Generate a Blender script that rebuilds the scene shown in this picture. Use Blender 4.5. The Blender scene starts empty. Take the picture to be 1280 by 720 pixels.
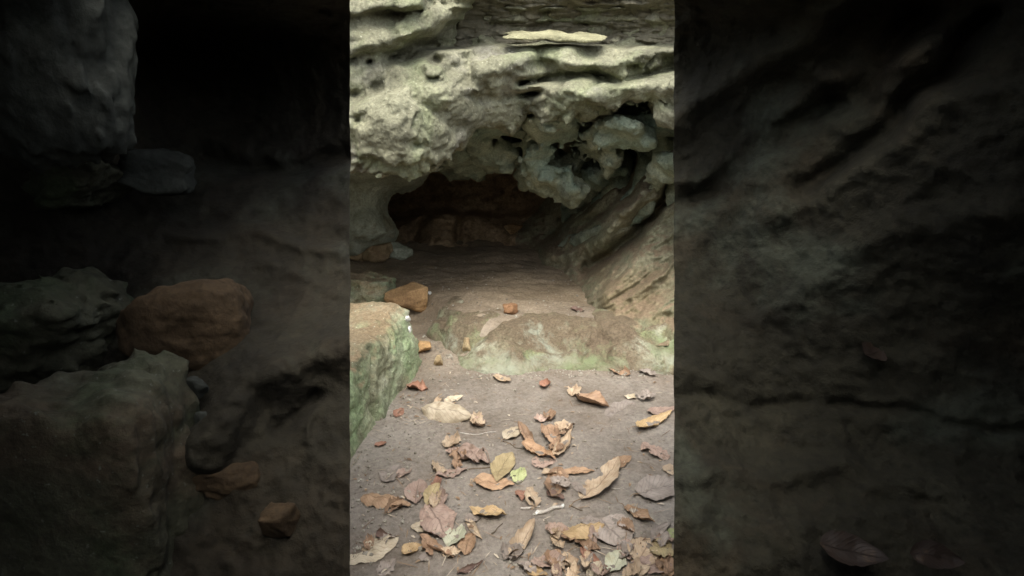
import bpy, math, random
import numpy as np
from mathutils import Vector

# ------------------------------------------------------------------ scene
scene = bpy.context.scene
COL = scene.collection
scene.view_settings.view_transform = 'Standard'
scene.view_settings.look = 'None'
scene.view_settings.gamma = 1.0
scene.view_settings.use_curve_mapping = False
scene.view_settings.exposure = 0.0
scene.cycles.use_denoising = True
scene.cycles.max_bounces = 8
scene.cycles.diffuse_bounces = 6
scene.cycles.use_adaptive_sampling = True
scene.cycles.adaptive_threshold = 0.015

# ------------------------------------------------------------------ camera
H = 1.5
PITCH = math.radians(15.0)
F = 640.0
cam_d = bpy.data.cameras.new('camera')
cam_d.lens = 18.0
cam_d.sensor_width = 36.0
cam_d.clip_start = 0.02
cam_d.clip_end = 500.0
cam = bpy.data.objects.new('camera', cam_d)
COL.objects.link(cam)
cam.location = (0, 0, H)
cam.rotation_euler = (math.pi/2 - PITCH, 0, 0)
scene.camera = cam
CO = np.array([0, 0, H])
FW = np.array([0, math.cos(PITCH), -math.sin(PITCH)])
UP = np.array([0, math.sin(PITCH), math.cos(PITCH)])
RT = np.array([1.0, 0, 0])

def pt(u, v, t):
    u = np.asarray(u, float)[..., None]; v = np.asarray(v, float)[..., None]; t = np.asarray(t, float)[..., None]
    return CO + t*(FW + RT*(u-640)/F + UP*(360-v)/F)

def on_plane(u, v, z=0.0):
    t = (H - z)/(math.sin(PITCH) - (360-v)/F*math.cos(PITCH))
    return pt(u, v, t), t

# ------------------------------------------------------------------ noise
_G = np.array([(1,1,0),(-1,1,0),(1,-1,0),(-1,-1,0),(1,0,1),(-1,0,1),(1,0,-1),(-1,0,-1),
               (0,1,1),(0,-1,1),(0,1,-1),(0,-1,-1),(1,1,0),(0,-1,1),(-1,1,0),(0,-1,-1)], np.float32)
_PERM = np.random.RandomState(7).permutation(256).astype(np.int64)
_PERM = np.concatenate([_PERM, _PERM, _PERM])

_GX, _GY, _GZ = [np.ascontiguousarray(_G[:, k]).astype(float) for k in range(3)]

def perlin(P):
    P = np.asarray(P, float)
    I = np.floor(P).astype(np.int64)
    f = (P - I)
    w = f*f*f*(f*(f*6-15)+10)
    I = I & 255
    out = 0
    for dx in (0, 1):
        wx = w[..., 0] if dx else 1-w[..., 0]
        px = _PERM[(I[..., 0]+dx) & 255]
        for dy in (0, 1):
            wy = w[..., 1] if dy else 1-w[..., 1]
            pxy = _PERM[px + ((I[..., 1]+dy) & 255)]
            for dz in (0, 1):
                wz = w[..., 2] if dz else 1-w[..., 2]
                h = _PERM[pxy + ((I[..., 2]+dz) & 255)] & 15
                d = _GX[h]*(f[..., 0]-dx) + _GY[h]*(f[..., 1]-dy) + _GZ[h]*(f[..., 2]-dz)
                out = out + d*wx*wy*wz
    return out

def fbm(P, scale, octs=4, gain=0.5, seed=0.0):
    P = np.asarray(P, float)*scale + seed*17.31
    a, s, out = 1.0, 1.0, 0
    for k in range(octs):
        out = out + a*perlin(P*s + k*9.7)
        a *= gain; s *= 2.03
    return out

def ridged(P, scale, octs=3, gain=0.5, seed=0.0):
    P = np.asarray(P, float)*scale + seed*11.7
    a, s, out = 1.0, 1.0, 0
    for k in range(octs):
        out = out + a*(1-2*np.abs(perlin(P*s + k*5.3)))
        a *= gain; s *= 2.1
    return out

def billow(P, scale, octs=3, gain=0.5, seed=0.0):
    P = np.asarray(P, float)*scale + seed*13.1
    a, s, out = 1.0, 1.0, 0
    for k in range(octs):
        out = out + a*np.abs(perlin(P*s + k*7.1))
        a *= gain; s *= 2.1
    return out

def sstep(a, b, x):
    x = np.clip((x-a)/(b-a), 0, 1)
    return x*x*(3-2*x)

def smin(a, b, k):
    h = np.clip(0.5+0.5*(b-a)/k, 0, 1)
    return b*(1-h)+a*h - k*h*(1-h)

def smax(a, b, k):
    return -smin(-a, -b, k)

# ------------------------------------------------------------------ mesh helpers
def link_mesh(name, verts, faces, mat=None, parent=None, smooth=True, uvs=None):
    me = bpy.data.meshes.new(name)
    me.from_pydata([tuple(map(float, v)) for v in verts], [], [tuple(map(int, f)) for f in faces])
    me.update()
    if smooth:
        me.polygons.foreach_set('use_smooth', [True]*len(me.polygons))
    if uvs is not None:
        lay = me.uv_layers.new(name='UVMap')
        loops = np.zeros(len(me.loops), np.int32)
        me.loops.foreach_get('vertex_index', loops)
        lay.data.foreach_set('uv', np.asarray(uvs, np.float32)[loops].ravel())
    if mat: me.materials.append(mat)
    o = bpy.data.objects.new(name, me)
    COL.objects.link(o)
    if parent is not None: o.parent = parent
    return o

def tag(o, label=None, cat=None, group=None, kind=None):
    if label: o['label'] = label
    if cat: o['category'] = cat
    if group: o['group'] = group
    if kind: o['kind'] = kind
    return o

def grid_faces(nu, nv, flip=False):
    i = np.arange(nu-1)[:, None]; j = np.arange(nv-1)[None, :]
    a = (i*nv + j).ravel(); b = ((i+1)*nv + j).ravel(); c = ((i+1)*nv + j+1).ravel(); d = (i*nv + j+1).ravel()
    q = np.stack([a, b, c, d], 1)
    return q[:, ::-1] if flip else q

_CORN = [(0,0,0),(1,0,0),(0,1,0),(1,1,0),(0,0,1),(1,0,1),(0,1,1),(1,1,1)]
_EDGE = [(0,1),(2,3),(4,5),(6,7),(0,2),(1,3),(4,6),(5,7),(0,4),(1,5),(2,6),(3,7)]

def surface_nets(Fv):
    """Fv: 3-D array, negative inside. Returns vertices in grid coordinates and quads."""
    Fv = Fv.copy()
    big = 1.0
    for ax in range(3):
        sl = [slice(None)]*3
        for e in (0, -1):
            sl[ax] = e
            Fv[tuple(sl)] = np.maximum(Fv[tuple(sl)], big*0.01)
    S = Fv < 0
    nx, ny, nz = Fv.shape
    cnt = np.zeros((nx-1, ny-1, nz-1), np.int8)
    for (a, b, c) in _CORN:
        cnt += S[a:nx-1+a, b:ny-1+b, c:nz-1+c]
    act = np.argwhere((cnt > 0) & (cnt < 8))
    idx = -np.ones(cnt.shape, np.int64)
    idx[act[:, 0], act[:, 1], act[:, 2]] = np.arange(len(act))
    vals = np.stack([Fv[act[:, 0]+a, act[:, 1]+b, act[:, 2]+c] for a, b, c in _CORN], 1)
    acc = np.zeros((len(act), 3)); n = np.zeros(len(act))
    C = np.array(_CORN, float)
    for a, b in _EDGE:
        fa, fb = vals[:, a], vals[:, b]
        cr = (fa < 0) != (fb < 0)
        t = np.where(cr, fa/np.where(cr, fa-fb, 1), 0)[:, None]
        acc += np.where(cr[:, None], C[a] + t*(C[b]-C[a]), 0)
        n += cr
    V = act + acc/np.maximum(n, 1)[:, None]
    quads = []
    def add(i, j, k, s, ax):
        if ax == 0: q = [idx[i, j-1, k-1], idx[i, j, k-1], idx[i, j, k], idx[i, j-1, k]]
        if ax == 1: q = [idx[i-1, j, k-1], idx[i-1, j, k], idx[i, j, k], idx[i, j, k-1]]
        if ax == 2: q = [idx[i-1, j-1, k], idx[i, j-1, k], idx[i, j, k], idx[i-1, j, k]]
        q = np.stack(q, 1)
        q[~s] = q[~s][:, ::-1]
        quads.append(q)
    e = np.argwhere(S[:-1, 1:-1, 1:-1] != S[1:, 1:-1, 1:-1]); i, j, k = e[:, 0], e[:, 1]+1, e[:, 2]+1
    add(i, j, k, S[i, j, k], 0)
    e = np.argwhere(S[1:-1, :-1, 1:-1] != S[1:-1, 1:, 1:-1]); i, j, k = e[:, 0]+1, e[:, 1], e[:, 2]+1
    add(i, j, k, S[i, j, k], 1)
    e = np.argwhere(S[1:-1, 1:-1, :-1] != S[1:-1, 1:-1, 1:]); i, j, k = e[:, 0]+1, e[:, 1]+1, e[:, 2]
    add(i, j, k, S[i, j, k], 2)
    Q = np.concatenate(quads)
    return V, Q[(Q >= 0).all(1)]

def interp_axis(axis, x):
    i = np.clip(np.floor(x).astype(int), 0, len(axis)-2)
    return axis[i] + (axis[i+1]-axis[i])*(x-i)

def rbf(pts):
    """Thin-plate interpolation of (u, v, value) control points."""
    A = np.array(pts, float); X = A[:, :2]/100.0; y = A[:, 2]
    n = len(X)
    def phi(r2): return 0.5*r2*np.log(np.maximum(r2, 1e-9))
    K = phi(((X[:, None]-X[None])**2).sum(-1)) + np.eye(n)*0.003
    Pm = np.concatenate([np.ones((n, 1)), X], 1)
    M = np.block([[K, Pm], [Pm.T, np.zeros((3, 3))]])
    w = np.linalg.solve(M, np.concatenate([y, np.zeros(3)]))
    def f(u, v):
        u = np.asarray(u, float)/100; v = np.asarray(v, float)/100
        out = w[n] + w[n+1]*u + w[n+2]*v
        for k in range(n):
            out = out + w[k]*phi((u-X[k, 0])**2 + (v-X[k, 1])**2)
        return out
    return f

def pl_dist(poly, u, v):
    """Distance in pixels to a polyline and the signed side (+ = right of travel, on screen below for left-to-right)."""
    best = np.full(np.shape(u), 1e9); side = np.zeros(np.shape(u))
    for (x0, y0), (x1, y1) in zip(poly[:-1], poly[1:]):
        dx, dy = x1-x0, y1-y0
        t = np.clip(((u-x0)*dx + (v-y0)*dy)/(dx*dx+dy*dy), 0, 1)
        ex, ey = u-x0-t*dx, v-y0-t*dy
        d = np.hypot(ex, ey)
        s = dx*(v-y0) - dy*(u-x0)
        m = d < best
        best = np.where(m, d, best); side = np.where(m, np.sign(s), side)
    return best, side

# ------------------------------------------------------------------ materials
def new_mat(name):
    m = bpy.data.materials.new(name); m.use_nodes = True
    nt = m.node_tree
    for n in list(nt.nodes): nt.nodes.remove(n)
    out = nt.nodes.new('ShaderNodeOutputMaterial')
    b = nt.nodes.new('ShaderNodeBsdfPrincipled')
    nt.links.new(b.outputs[0], out.inputs[0])
    b.inputs['Roughness'].default_value = 0.9
    b.inputs['Specular IOR Level'].default_value = 0.25
    return m, nt, b

class NB:
    def __init__(s, nt, obj_space=False):
        s.nt = nt
        if obj_space:
            s.vec = nt.nodes.new('ShaderNodeTexCoord').outputs['Object']
        else:
            s.vec = nt.nodes.new('ShaderNodeNewGeometry').outputs['Position']
    def mapped(s, scale=(1, 1, 1), loc=(0, 0, 0), rot=(0, 0, 0)):
        m = s.nt.nodes.new('ShaderNodeMapping')
        m.inputs['Scale'].default_value = scale; m.inputs['Location'].default_value = loc; m.inputs['Rotation'].default_value = rot
        s.nt.links.new(s.vec, m.inputs['Vector'])
        return m.outputs[0]
    def noise(s, scale, detail=4, rough=0.55, seed=0.0, dist=0.0, vec=None):
        n = s.nt.nodes.new('ShaderNodeTexNoise')
        n.inputs['Scale'].default_value = scale; n.inputs['Detail'].default_value = detail
        n.inputs['Roughness'].default_value = rough; n.inputs['Distortion'].default_value = dist
        s.nt.links.new(vec if vec is not None else s.mapped(loc=(seed*3.1, seed*1.7, seed*2.3)), n.inputs['Vector'])
        return n.outputs[0]
    def voronoi(s, scale, seed=0.0, feature='F1'):
        n = s.nt.nodes.new('ShaderNodeTexVoronoi'); n.feature = feature
        n.inputs['Scale'].default_value = scale
        s.nt.links.new(s.mapped(loc=(seed*2.1, seed, seed*1.3)), n.inputs['Vector'])
        return n.outputs['Distance']
    def ramp(s, fac, stops):
        r = s.nt.nodes.new('ShaderNodeValToRGB')
        el = r.color_ramp.elements
        while len(el) > 1: el.remove(el[-1])
        el[0].position = stops[0][0]; c = stops[0][1]
        el[0].color = (c, c, c, 1) if isinstance(c, (int, float)) else (*c, 1)
        for p, c in stops[1:]:
            e = el.new(p); e.color = (c, c, c, 1) if isinstance(c, (int, float)) else (*c, 1)
        s.nt.links.new(fac, r.inputs[0])
        return r.outputs[0]
    def mix(s, fac, a, b, mode='MIX'):
        m = s.nt.nodes.new('ShaderNodeMix'); m.data_type = 'RGBA'; m.blend_type = mode
        for sock, val in ((m.inputs[0], fac), (m.inputs[6], a), (m.inputs[7], b)):
            if isinstance(val, (int, float)): sock.default_value = val
            elif isinstance(val, tuple): sock.default_value = (*val, 1)
            else: s.nt.links.new(val, sock)
        return m.outputs[2]
    def math(s, op, a, b=0.0):
        m = s.nt.nodes.new('ShaderNodeMath'); m.operation = op
        for sock, val in ((m.inputs[0], a), (m.inputs[1], b)):
            if isinstance(val, (int, float)): sock.default_value = val
            else: s.nt.links.new(val, sock)
        return m.outputs[0]
    def bump(s, hts, bsdf):
        prev = None
        for h, strength, dist in hts:
            b = s.nt.nodes.new('ShaderNodeBump')
            b.inputs['Strength'].default_value = strength; b.inputs['Distance'].default_value = dist
            s.nt.links.new(h, b.inputs['Height'])
            if prev is not None: s.nt.links.new(prev, b.inputs['Normal'])
            prev = b.outputs[0]
        s.nt.links.new(prev, bsdf.inputs['Normal'])

def rock_material(name, dark, base, pale, patches=(), s1=3.0, bump=1.0, rough=0.9, speck=None, seed=0.0, streak=None, obj_space=False, dirt=None):
    m, nt, b = new_mat(name)
    N = NB(nt, obj_space)
    b.inputs['Roughness'].default_value = rough
    big = N.noise(s1, 8, 0.62, seed, 0.3)
    if streak:
        sv = N.mapped(scale=streak[0], rot=streak[1])
        st = N.noise(s1, 7, 0.6, vec=sv)
        big = N.math('ADD', N.math('MULTIPLY', big, 0.45), N.math('MULTIPLY', st, 0.55))
    col = N.ramp(big, [(0.30, dark), (0.5, base), (0.70, pale)])
    for (c, sc, lo, hi, sd, amt) in patches:
        f = N.ramp(N.noise(sc, 7, 0.65, sd, 0.4), [(lo, 0.0), (hi, float(amt))])
        col = N.mix(f, col, c)
    if dirt:   # trodden earth lying on the upward faces
        g = nt.nodes.new('ShaderNodeNewGeometry'); sn = nt.nodes.new('ShaderNodeSeparateXYZ'); nt.links.new(g.outputs['Normal'], sn.inputs[0])
        f = N.math('ADD', sn.outputs[2], N.math('MULTIPLY', N.math('SUBTRACT', N.noise(s1*1.3, 6, 0.65, seed+4), 0.5), 1.5))
        col = N.mix(N.ramp(f, [(dirt[1], 0.0), (dirt[2], dirt[3])]), col, dirt[0])
    fine = N.noise(s1*16, 6, 0.7, seed+5)
    col = N.mix(0.75, col, N.ramp(fine, [(0.28, 0.42), (0.5, 0.95), (0.74, 1.5)]), 'MULTIPLY')
    pits = N.voronoi(s1*9, seed+2)
    col = N.mix(1.0, col, N.ramp(pits, [(0.0, 0.55), (0.12, 0.85), (0.3, 1.0)]), 'MULTIPLY')
    if speck:
        f = N.ramp(N.noise(s1*22, 3, 0.5, seed+9), [(0.66, 0.0), (0.74, 1.0)])
        col = N.mix(f, col, speck)
    nt.links.new(col, b.inputs['Base Color'])
    N.bump([(N.noise(s1*3, 7, 0.62, seed+1), 0.55*bump, 0.05), (N.noise(s1*14, 6, 0.7, seed+3), 0.6*bump, 0.014),
            (pits, 0.35*bump, 0.01)], b)
    return m

M = {}
M['overhang'] = rock_material('pale_limestone', (0.085, 0.083, 0.055), (0.183, 0.180, 0.120), (0.285, 0.281, 0.188),
    [((0.22, 0.25, 0.135), 2.2, 0.50, 0.68, 4, 0.6), ((0.255, 0.24, 0.21), 1.6, 0.52, 0.68, 8, 0.7),
     ((0.36, 0.24, 0.12), 2.7, 0.67, 0.76, 2, 0.6), ((0.10, 0.095, 0.06), 7.0, 0.64, 0.76, 3, 0.7)], s1=3.2, speck=(0.42, 0.41, 0.32), bump=1.35)
M['strata'] = rock_material('brown_bedded_rock', (0.075, 0.068, 0.045), (0.125, 0.115, 0.08), (0.20, 0.185, 0.13),
    [((0.40, 0.38, 0.26), 4.0, 0.63, 0.70, 6, 0.8)], s1=2.2, streak=((1.0, 1.0, 2.0), (0, 0, 0)))
M['slab'] = rock_material('cream_limestone', (0.13, 0.122, 0.07), (0.245, 0.235, 0.14), (0.34, 0.33, 0.205), s1=5, seed=3)
M['lobes'] = rock_material('grey_green_limestone', (0.11, 0.12, 0.086), (0.25, 0.275, 0.195), (0.38, 0.405, 0.285),
    [((0.22, 0.30, 0.23), 1.8, 0.45, 0.62, 4, 0.7), ((0.08, 0.08, 0.055), 5.0, 0.62, 0.75, 3, 0.7)], s1=3.6, seed=11)
M['shell'] = rock_material('earthy_cave_rock', (0.11, 0.10, 0.06), (0.225, 0.21, 0.135), (0.36, 0.35, 0.23),
    [((0.17, 0.195, 0.115), 1.1, 0.50, 0.66, 7, 0.6), ((0.215, 0.165, 0.09), 1.3, 0.48, 0.64, 2, 0.6), ((0.10, 0.09, 0.05), 4.5, 0.60, 0.74, 9, 0.7)], s1=2.6, seed=21,
    streak=((3.6, 1.0, 1.0), (0.5, -0.6, 0.2)), dirt=((0.21, 0.155, 0.10), 0.45, 0.95, 0.9))
M['back'] = rock_material('brown_cave_rock', (0.16, 0.105, 0.06), (0.32, 0.225, 0.13), (0.45, 0.34, 0.205), s1=1.8, seed=31)
M['pillar'] = rock_material('smooth_grey_limestone', (0.24, 0.245, 0.17), (0.42, 0.445, 0.34), (0.52, 0.55, 0.43),
    [((0.20, 0.15, 0.07), 1.6, 0.55, 0.70, 3, 0.7)], s1=2.4, seed=41, bump=0.6)
M['ledge'] = rock_material('mossy_ledge_rock', (0.075, 0.062, 0.037), (0.165, 0.14, 0.09), (0.30, 0.27, 0.18),
    [((0.145, 0.11, 0.072), 1.7, 0.42, 0.62, 5, 0.9), ((0.25, 0.31, 0.15), 2.4, 0.53, 0.66, 2, 0.75),
     ((0.42, 0.43, 0.32), 3.2, 0.56, 0.66, 8, 0.75)], s1=4.0, seed=51, bump=1.3, dirt=((0.155, 0.12, 0.078), 0.70, 1.05, 0.9))
M['boulder'] = rock_material('lichen_boulder_rock', (0.12, 0.12, 0.07), (0.27, 0.275, 0.175), (0.47, 0.48, 0.35),
    [((0.28, 0.38, 0.20), 1.9, 0.46, 0.62, 4, 0.75), ((0.36, 0.27, 0.15), 1.7, 0.50, 0.66, 9, 0.8),
     ((0.085, 0.10, 0.05), 3.5, 0.55, 0.68, 1, 0.75)], s1=4.0, seed=61, speck=(0.62, 0.66, 0.52), bump=1.2, dirt=((0.27, 0.20, 0.12), 0.55, 0.95, 0.9))
M['ochre'] = rock_material('ochre_stone', (0.24, 0.145, 0.07), (0.42, 0.26, 0.12), (0.52, 0.345, 0.175), [((0.24, 0.2, 0.11), 3.0, 0.56, 0.68, 2, 0.7)], s1=4.0, seed=71, bump=0.5)
M['tanstone'] = rock_material('tan_stone', (0.20, 0.13, 0.07), (0.34, 0.25, 0.14), (0.44, 0.36, 0.22), s1=5.0, seed=75, bump=0.6)
M['redstone'] = rock_material('red_brown_stone', (0.12, 0.06, 0.03), (0.22, 0.12, 0.06), (0.30, 0.18, 0.10), s1=6.0, seed=73, bump=0.5)
M['whitebit'] = rock_material('white_chip', (0.5, 0.5, 0.45), (0.75, 0.75, 0.7), (0.85, 0.85, 0.8), s1=12.0, seed=77, bump=0.5)
M['flank'] = rock_material('shade_tinted_rock', (0.0062, 0.0052, 0.0028), (0.0135, 0.0115, 0.0066), (0.024, 0.021, 0.0125),
    [((0.028, 0.0205, 0.0115), 2.0, 0.50, 0.7, 5, 0.7), ((0.036, 0.040, 0.028), 2.6, 0.55, 0.68, 8, 0.6)], s1=3.0, seed=81, bump=0.7)  # shade of the side walls is put into these near-black colours
M['flank_olive'] = rock_material('shade_tinted_olive_rock', (0.009, 0.008, 0.0042), (0.0205, 0.0185, 0.0105), (0.036, 0.033, 0.020),
    [((0.040, 0.029, 0.016), 2.0, 0.50, 0.68, 5, 0.7), ((0.048, 0.054, 0.037), 2.4, 0.54, 0.66, 8, 0.75)], s1=3.4, seed=83, bump=0.9)  # olive wall tones darkened to stand for shade
M['flank_stone'] = rock_material('shade_tinted_mossy_stone', (0.022, 0.022, 0.013), (0.046, 0.046, 0.028), (0.08, 0.082, 0.055),
    [((0.036, 0.055, 0.026), 2.6, 0.46, 0.62, 5, 0.8), ((0.06, 0.043, 0.027), 2.2, 0.55, 0.68, 2, 0.8)], s1=4.0, seed=85, speck=(0.10, 0.105, 0.085), bump=0.6)  # mossy boulder tones with the shade of the hollow painted in
M['flank_ochre'] = rock_material('shade_tinted_ochre_stone', (0.022, 0.014, 0.007), (0.042, 0.027, 0.013), (0.06, 0.039, 0.02), s1=5.0, seed=88, bump=0.4)  # darkened copy of the ochre stone, shade held in the colour
M['flank_pale'] = rock_material('shade_tinted_grey_stone', (0.013, 0.0143, 0.0115), (0.024, 0.0265, 0.0215), (0.037, 0.04, 0.033), s1=4.0, seed=89, bump=0.4)  # grey stone colour lowered to imitate shade
M['hill'] = rock_material('mossy_hill_rock', (0.05, 0.06, 0.03), (0.12, 0.13, 0.07), (0.25, 0.25, 0.16), [((0.05, 0.09, 0.03), 1.0, 0.45, 0.6, 4, 0.8)], s1=0.9, seed=91)

def ground_material():
    m, nt, b = new_mat('packed_dirt')
    N = NB(nt)
    b.inputs['Roughness'].default_value = 0.93
    col = N.ramp(N.noise(1.6, 8, 0.62, 1, 0.2), [(0.3, (0.185, 0.157, 0.125)), (0.5, (0.26, 0.227, 0.187)), (0.7, (0.325, 0.292, 0.247))])
    col = N.mix(N.ramp(N.noise(3.2, 6, 0.6, 9), [(0.5, 0.0), (0.7, 0.6)]), col, (0.205, 0.16, 0.12))
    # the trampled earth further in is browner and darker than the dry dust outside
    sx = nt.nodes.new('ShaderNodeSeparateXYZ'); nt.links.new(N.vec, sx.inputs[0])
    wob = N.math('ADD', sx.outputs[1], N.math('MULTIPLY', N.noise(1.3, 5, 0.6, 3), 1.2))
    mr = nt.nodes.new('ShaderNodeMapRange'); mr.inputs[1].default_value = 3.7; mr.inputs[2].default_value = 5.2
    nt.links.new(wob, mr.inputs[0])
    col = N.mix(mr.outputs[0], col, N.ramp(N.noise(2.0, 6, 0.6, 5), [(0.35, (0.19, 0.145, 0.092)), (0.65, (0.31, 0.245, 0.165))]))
    col = N.mix(N.ramp(N.noise(1.1, 7, 0.7, 21, 0.5), [(0.50, 0.0), (0.66, 0.55)]), col, (0.15, 0.118, 0.086))
    col = N.mix(0.85, col, N.ramp(N.noise(42, 6, 0.75, 4), [(0.25, 0.5), (0.5, 0.97), (0.75, 1.4)]), 'MULTIPLY')
    col = N.mix(N.ramp(N.noise(95, 2, 0.5, 7), [(0.70, 0.0), (0.76, 0.8)]), col, (0.42, 0.38, 0.32))
    col = N.mix(N.ramp(N.noise(60, 2, 0.5, 12), [(0.69, 0.0), (0.76, 0.8)]), col, (0.07, 0.055, 0.04))
    nt.links.new(col, b.inputs['Base Color'])
    N.bump([(N.noise(9, 6, 0.6, 2), 0.6, 0.035), (N.noise(38, 7, 0.75, 3), 0.9, 0.014), (N.noise(140, 4, 0.65, 6), 0.6, 0.004)], b)
    return m
M['ground'] = ground_material()

def leaf_material(name, c0, c1, vein=0.85, spot=(0.10, 0.06, 0.03), spot_amt=0.6):
    m, nt, b = new_mat(name)
    N = NB(nt, True)
    b.inputs['Roughness'].default_value = 0.62
    b.inputs['Specular IOR Level'].default_value = 0.35
    info = nt.nodes.new('ShaderNodeObjectInfo')
    tc = nt.nodes.new('ShaderNodeTexCoord')
    sx = nt.nodes.new('ShaderNodeSeparateXYZ'); nt.links.new(tc.outputs['UV'], sx.inputs[0])
    add = nt.nodes.new('ShaderNodeVectorMath'); add.operation = 'ADD'
    nt.links.new(N.vec, add.inputs[0])
    cmb = nt.nodes.new('ShaderNodeCombineXYZ')
    r10 = N.math('MULTIPLY', info.outputs['Random'], 37.0)
    nt.links.new(r10, cmb.inputs[0]); nt.links.new(r10, cmb.inputs[1])
    nt.links.new(cmb.outputs[0], add.inputs[1])
    N.vec = add.outputs[0]
    col = N.ramp(N.noise(16, 6, 0.65, 1), [(0.32, c0), (0.66, c1)])
    col = N.mix(N.ramp(N.noise(26, 5, 0.7, 6), [(0.56, 0.0), (0.72, spot_amt)]), col, spot)
    mid = N.math('ABSOLUTE', N.math('SUBTRACT', sx.outputs[1], 0.5))
    midv = N.ramp(mid, [(0.0, 1.0), (0.035, 0.0)])
    side = N.math('SUBTRACT', N.math('MULTIPLY', sx.outputs[0], 11.0), N.math('MULTIPLY', mid, 7.0))
    sv = N.math('ABSOLUTE', N.math('SUBTRACT', N.math('FRACT', side), 0.5))
    sidev = N.ramp(sv, [(0.0, 1.0), (0.12, 0.0)])
    v = N.math('MAXIMUM', midv, N.math('MULTIPLY', sidev, 0.55))
    col = N.mix(N.math('MULTIPLY', v, vein), col, tuple(min(1, x*0.55) for x in c0))
    hv = nt.nodes.new('ShaderNodeHueSaturation')
    nt.links.new(N.math('ADD', N.math('MULTIPLY', info.outputs['Random'], 0.35), 0.82), hv.inputs['Value'])
    nt.links.new(col, hv.inputs['Color'])
    nt.links.new(hv.outputs[0], b.inputs['Base Color'])
    N.bump([(v, 0.5, 0.004), (N.noise(70, 4, 0.6, 3), 0.35, 0.003)], b)
    return m
LM = {
 'tan': leaf_material('tan_leaf', (0.34, 0.24, 0.15), (0.54, 0.43, 0.30), spot=(0.25, 0.15, 0.08)),
 'pale': leaf_material('pale_leaf', (0.38, 0.31, 0.21), (0.58, 0.50, 0.37), spot=(0.3, 0.2, 0.11)),
 'brown': leaf_material('brown_leaf', (0.20, 0.125, 0.075), (0.37, 0.245, 0.155)),
 'orange': leaf_material('orange_leaf', (0.28, 0.17, 0.095), (0.44, 0.295, 0.18)),
 'gold': leaf_material('golden_leaf', (0.33, 0.22, 0.105), (0.50, 0.37, 0.205), spot=(0.25, 0.14, 0.06)),
 'pink': leaf_material('pinkish_leaf', (0.28, 0.19, 0.145), (0.42, 0.315, 0.25)),
 'grey': leaf_material('grey_leaf', (0.23, 0.19, 0.155), (0.35, 0.30, 0.255)),
 'olive': leaf_material('olive_leaf', (0.27, 0.21, 0.11), (0.41, 0.33, 0.18)),
 'green': leaf_material('green_leaf', (0.28, 0.31, 0.13), (0.41, 0.43, 0.23), spot=(0.2, 0.14, 0.05)),
 'sage': leaf_material('sage_leaf', (0.32, 0.32, 0.22), (0.45, 0.445, 0.33), spot=(0.3, 0.25, 0.15)),
 'dark': leaf_material('dark_leaf', (0.11, 0.065, 0.05), (0.21, 0.135, 0.10)),
 'shade_tinted': leaf_material('shade_tinted_leaf', (0.014, 0.008, 0.005), (0.028, 0.0165, 0.010)),  # leaf brown darkened to paint in the shade of the sides
 'red': leaf_material('reddish_leaf', (0.22, 0.11, 0.07), (0.34, 0.185, 0.125)),
}

# ------------------------------------------------------------------ ground
LEDGE_PX = [(400, 400), (515, 406), (545, 428), (580, 462), (640, 473), (690, 461), (760, 463), (842, 466), (900, 466)]
_lw = np.array([on_plane(u, v)[0] for u, v in LEDGE_PX])
def ledge_y(x):
    return np.interp(x, _lw[:, 0], _lw[:, 1])

def zfloor(x, y):
    x = np.asarray(x, float); y = np.asarray(y, float)
    yl = ledge_y(x)
    z = 0.20*sstep(0.12, 0.62, y-yl) + 0.08*sstep(1.0, 3.5, y-yl)
    P = np.stack([x, y, np.zeros_like(x)], -1)
    z = z + 0.022*fbm(P, 1.7, 4, 0.5, 3) + 0.009*fbm(P, 8, 3, 0.6, 5) - 0.010*billow(P, 5, 2, 0.5, 2)
    inner = sstep(0.5, 1.2, y-yl)
    z = z + inner*(0.035*fbm(P*np.array([0.7, 1.2, 1.0]), 1.9, 4, 0.55, 9) - 0.02*billow(P, 3.3, 3, .55, 6) + 0.008)
    z = z + 0.25*sstep(1.35, 0.8, y)*0
    return z

def axis_nonuni(lo, hi, step, far, grow=1.35):
    a = list(np.arange(lo, hi+1e-6, step))
    s = step
    while a[-1] < far: s *= grow; a.append(a[-1]+s)
    s = step
    while a[0] > -far: s *= grow; a.insert(0, a[0]-s)
    return np.array(a)
gx = axis_nonuni(-2.6, 2.9, 0.022, 90)
gy = axis_nonuni(0.9, 7.8, 0.022, 90)
GX, GY = np.meshgrid(gx, gy, indexing='ij')
GZ = zfloor(GX, GY)
ground = link_mesh('ground', np.stack([GX, GY, GZ], -1).reshape(-1, 3), grid_faces(len(gx), len(gy)), M['ground'])
tag(ground, kind='structure')

def zquick(x, y):
    i = min(max(np.searchsorted(gx, x)-1, 0), len(gx)-2); j = min(max(np.searchsorted(gy, y)-1, 0), len(gy)-2)
    a = (x-gx[i])/(gx[i+1]-gx[i]); b = (y-gy[j])/(gy[j+1]-gy[j])
    return float((GZ[i, j]*(1-a)+GZ[i+1, j]*a)*(1-b) + (GZ[i, j+1]*(1-a)+GZ[i+1, j+1]*a)*b)

def gpt(u, v):
    """Point of the real floor under a picture position, with its depth and the image scale there."""
    z = 0.0
    for _ in range(12):
        p, t = on_plane(u, v, z)
        z = 0.5*z + 0.5*zquick(p[0], p[1])
    return p, t

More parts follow.
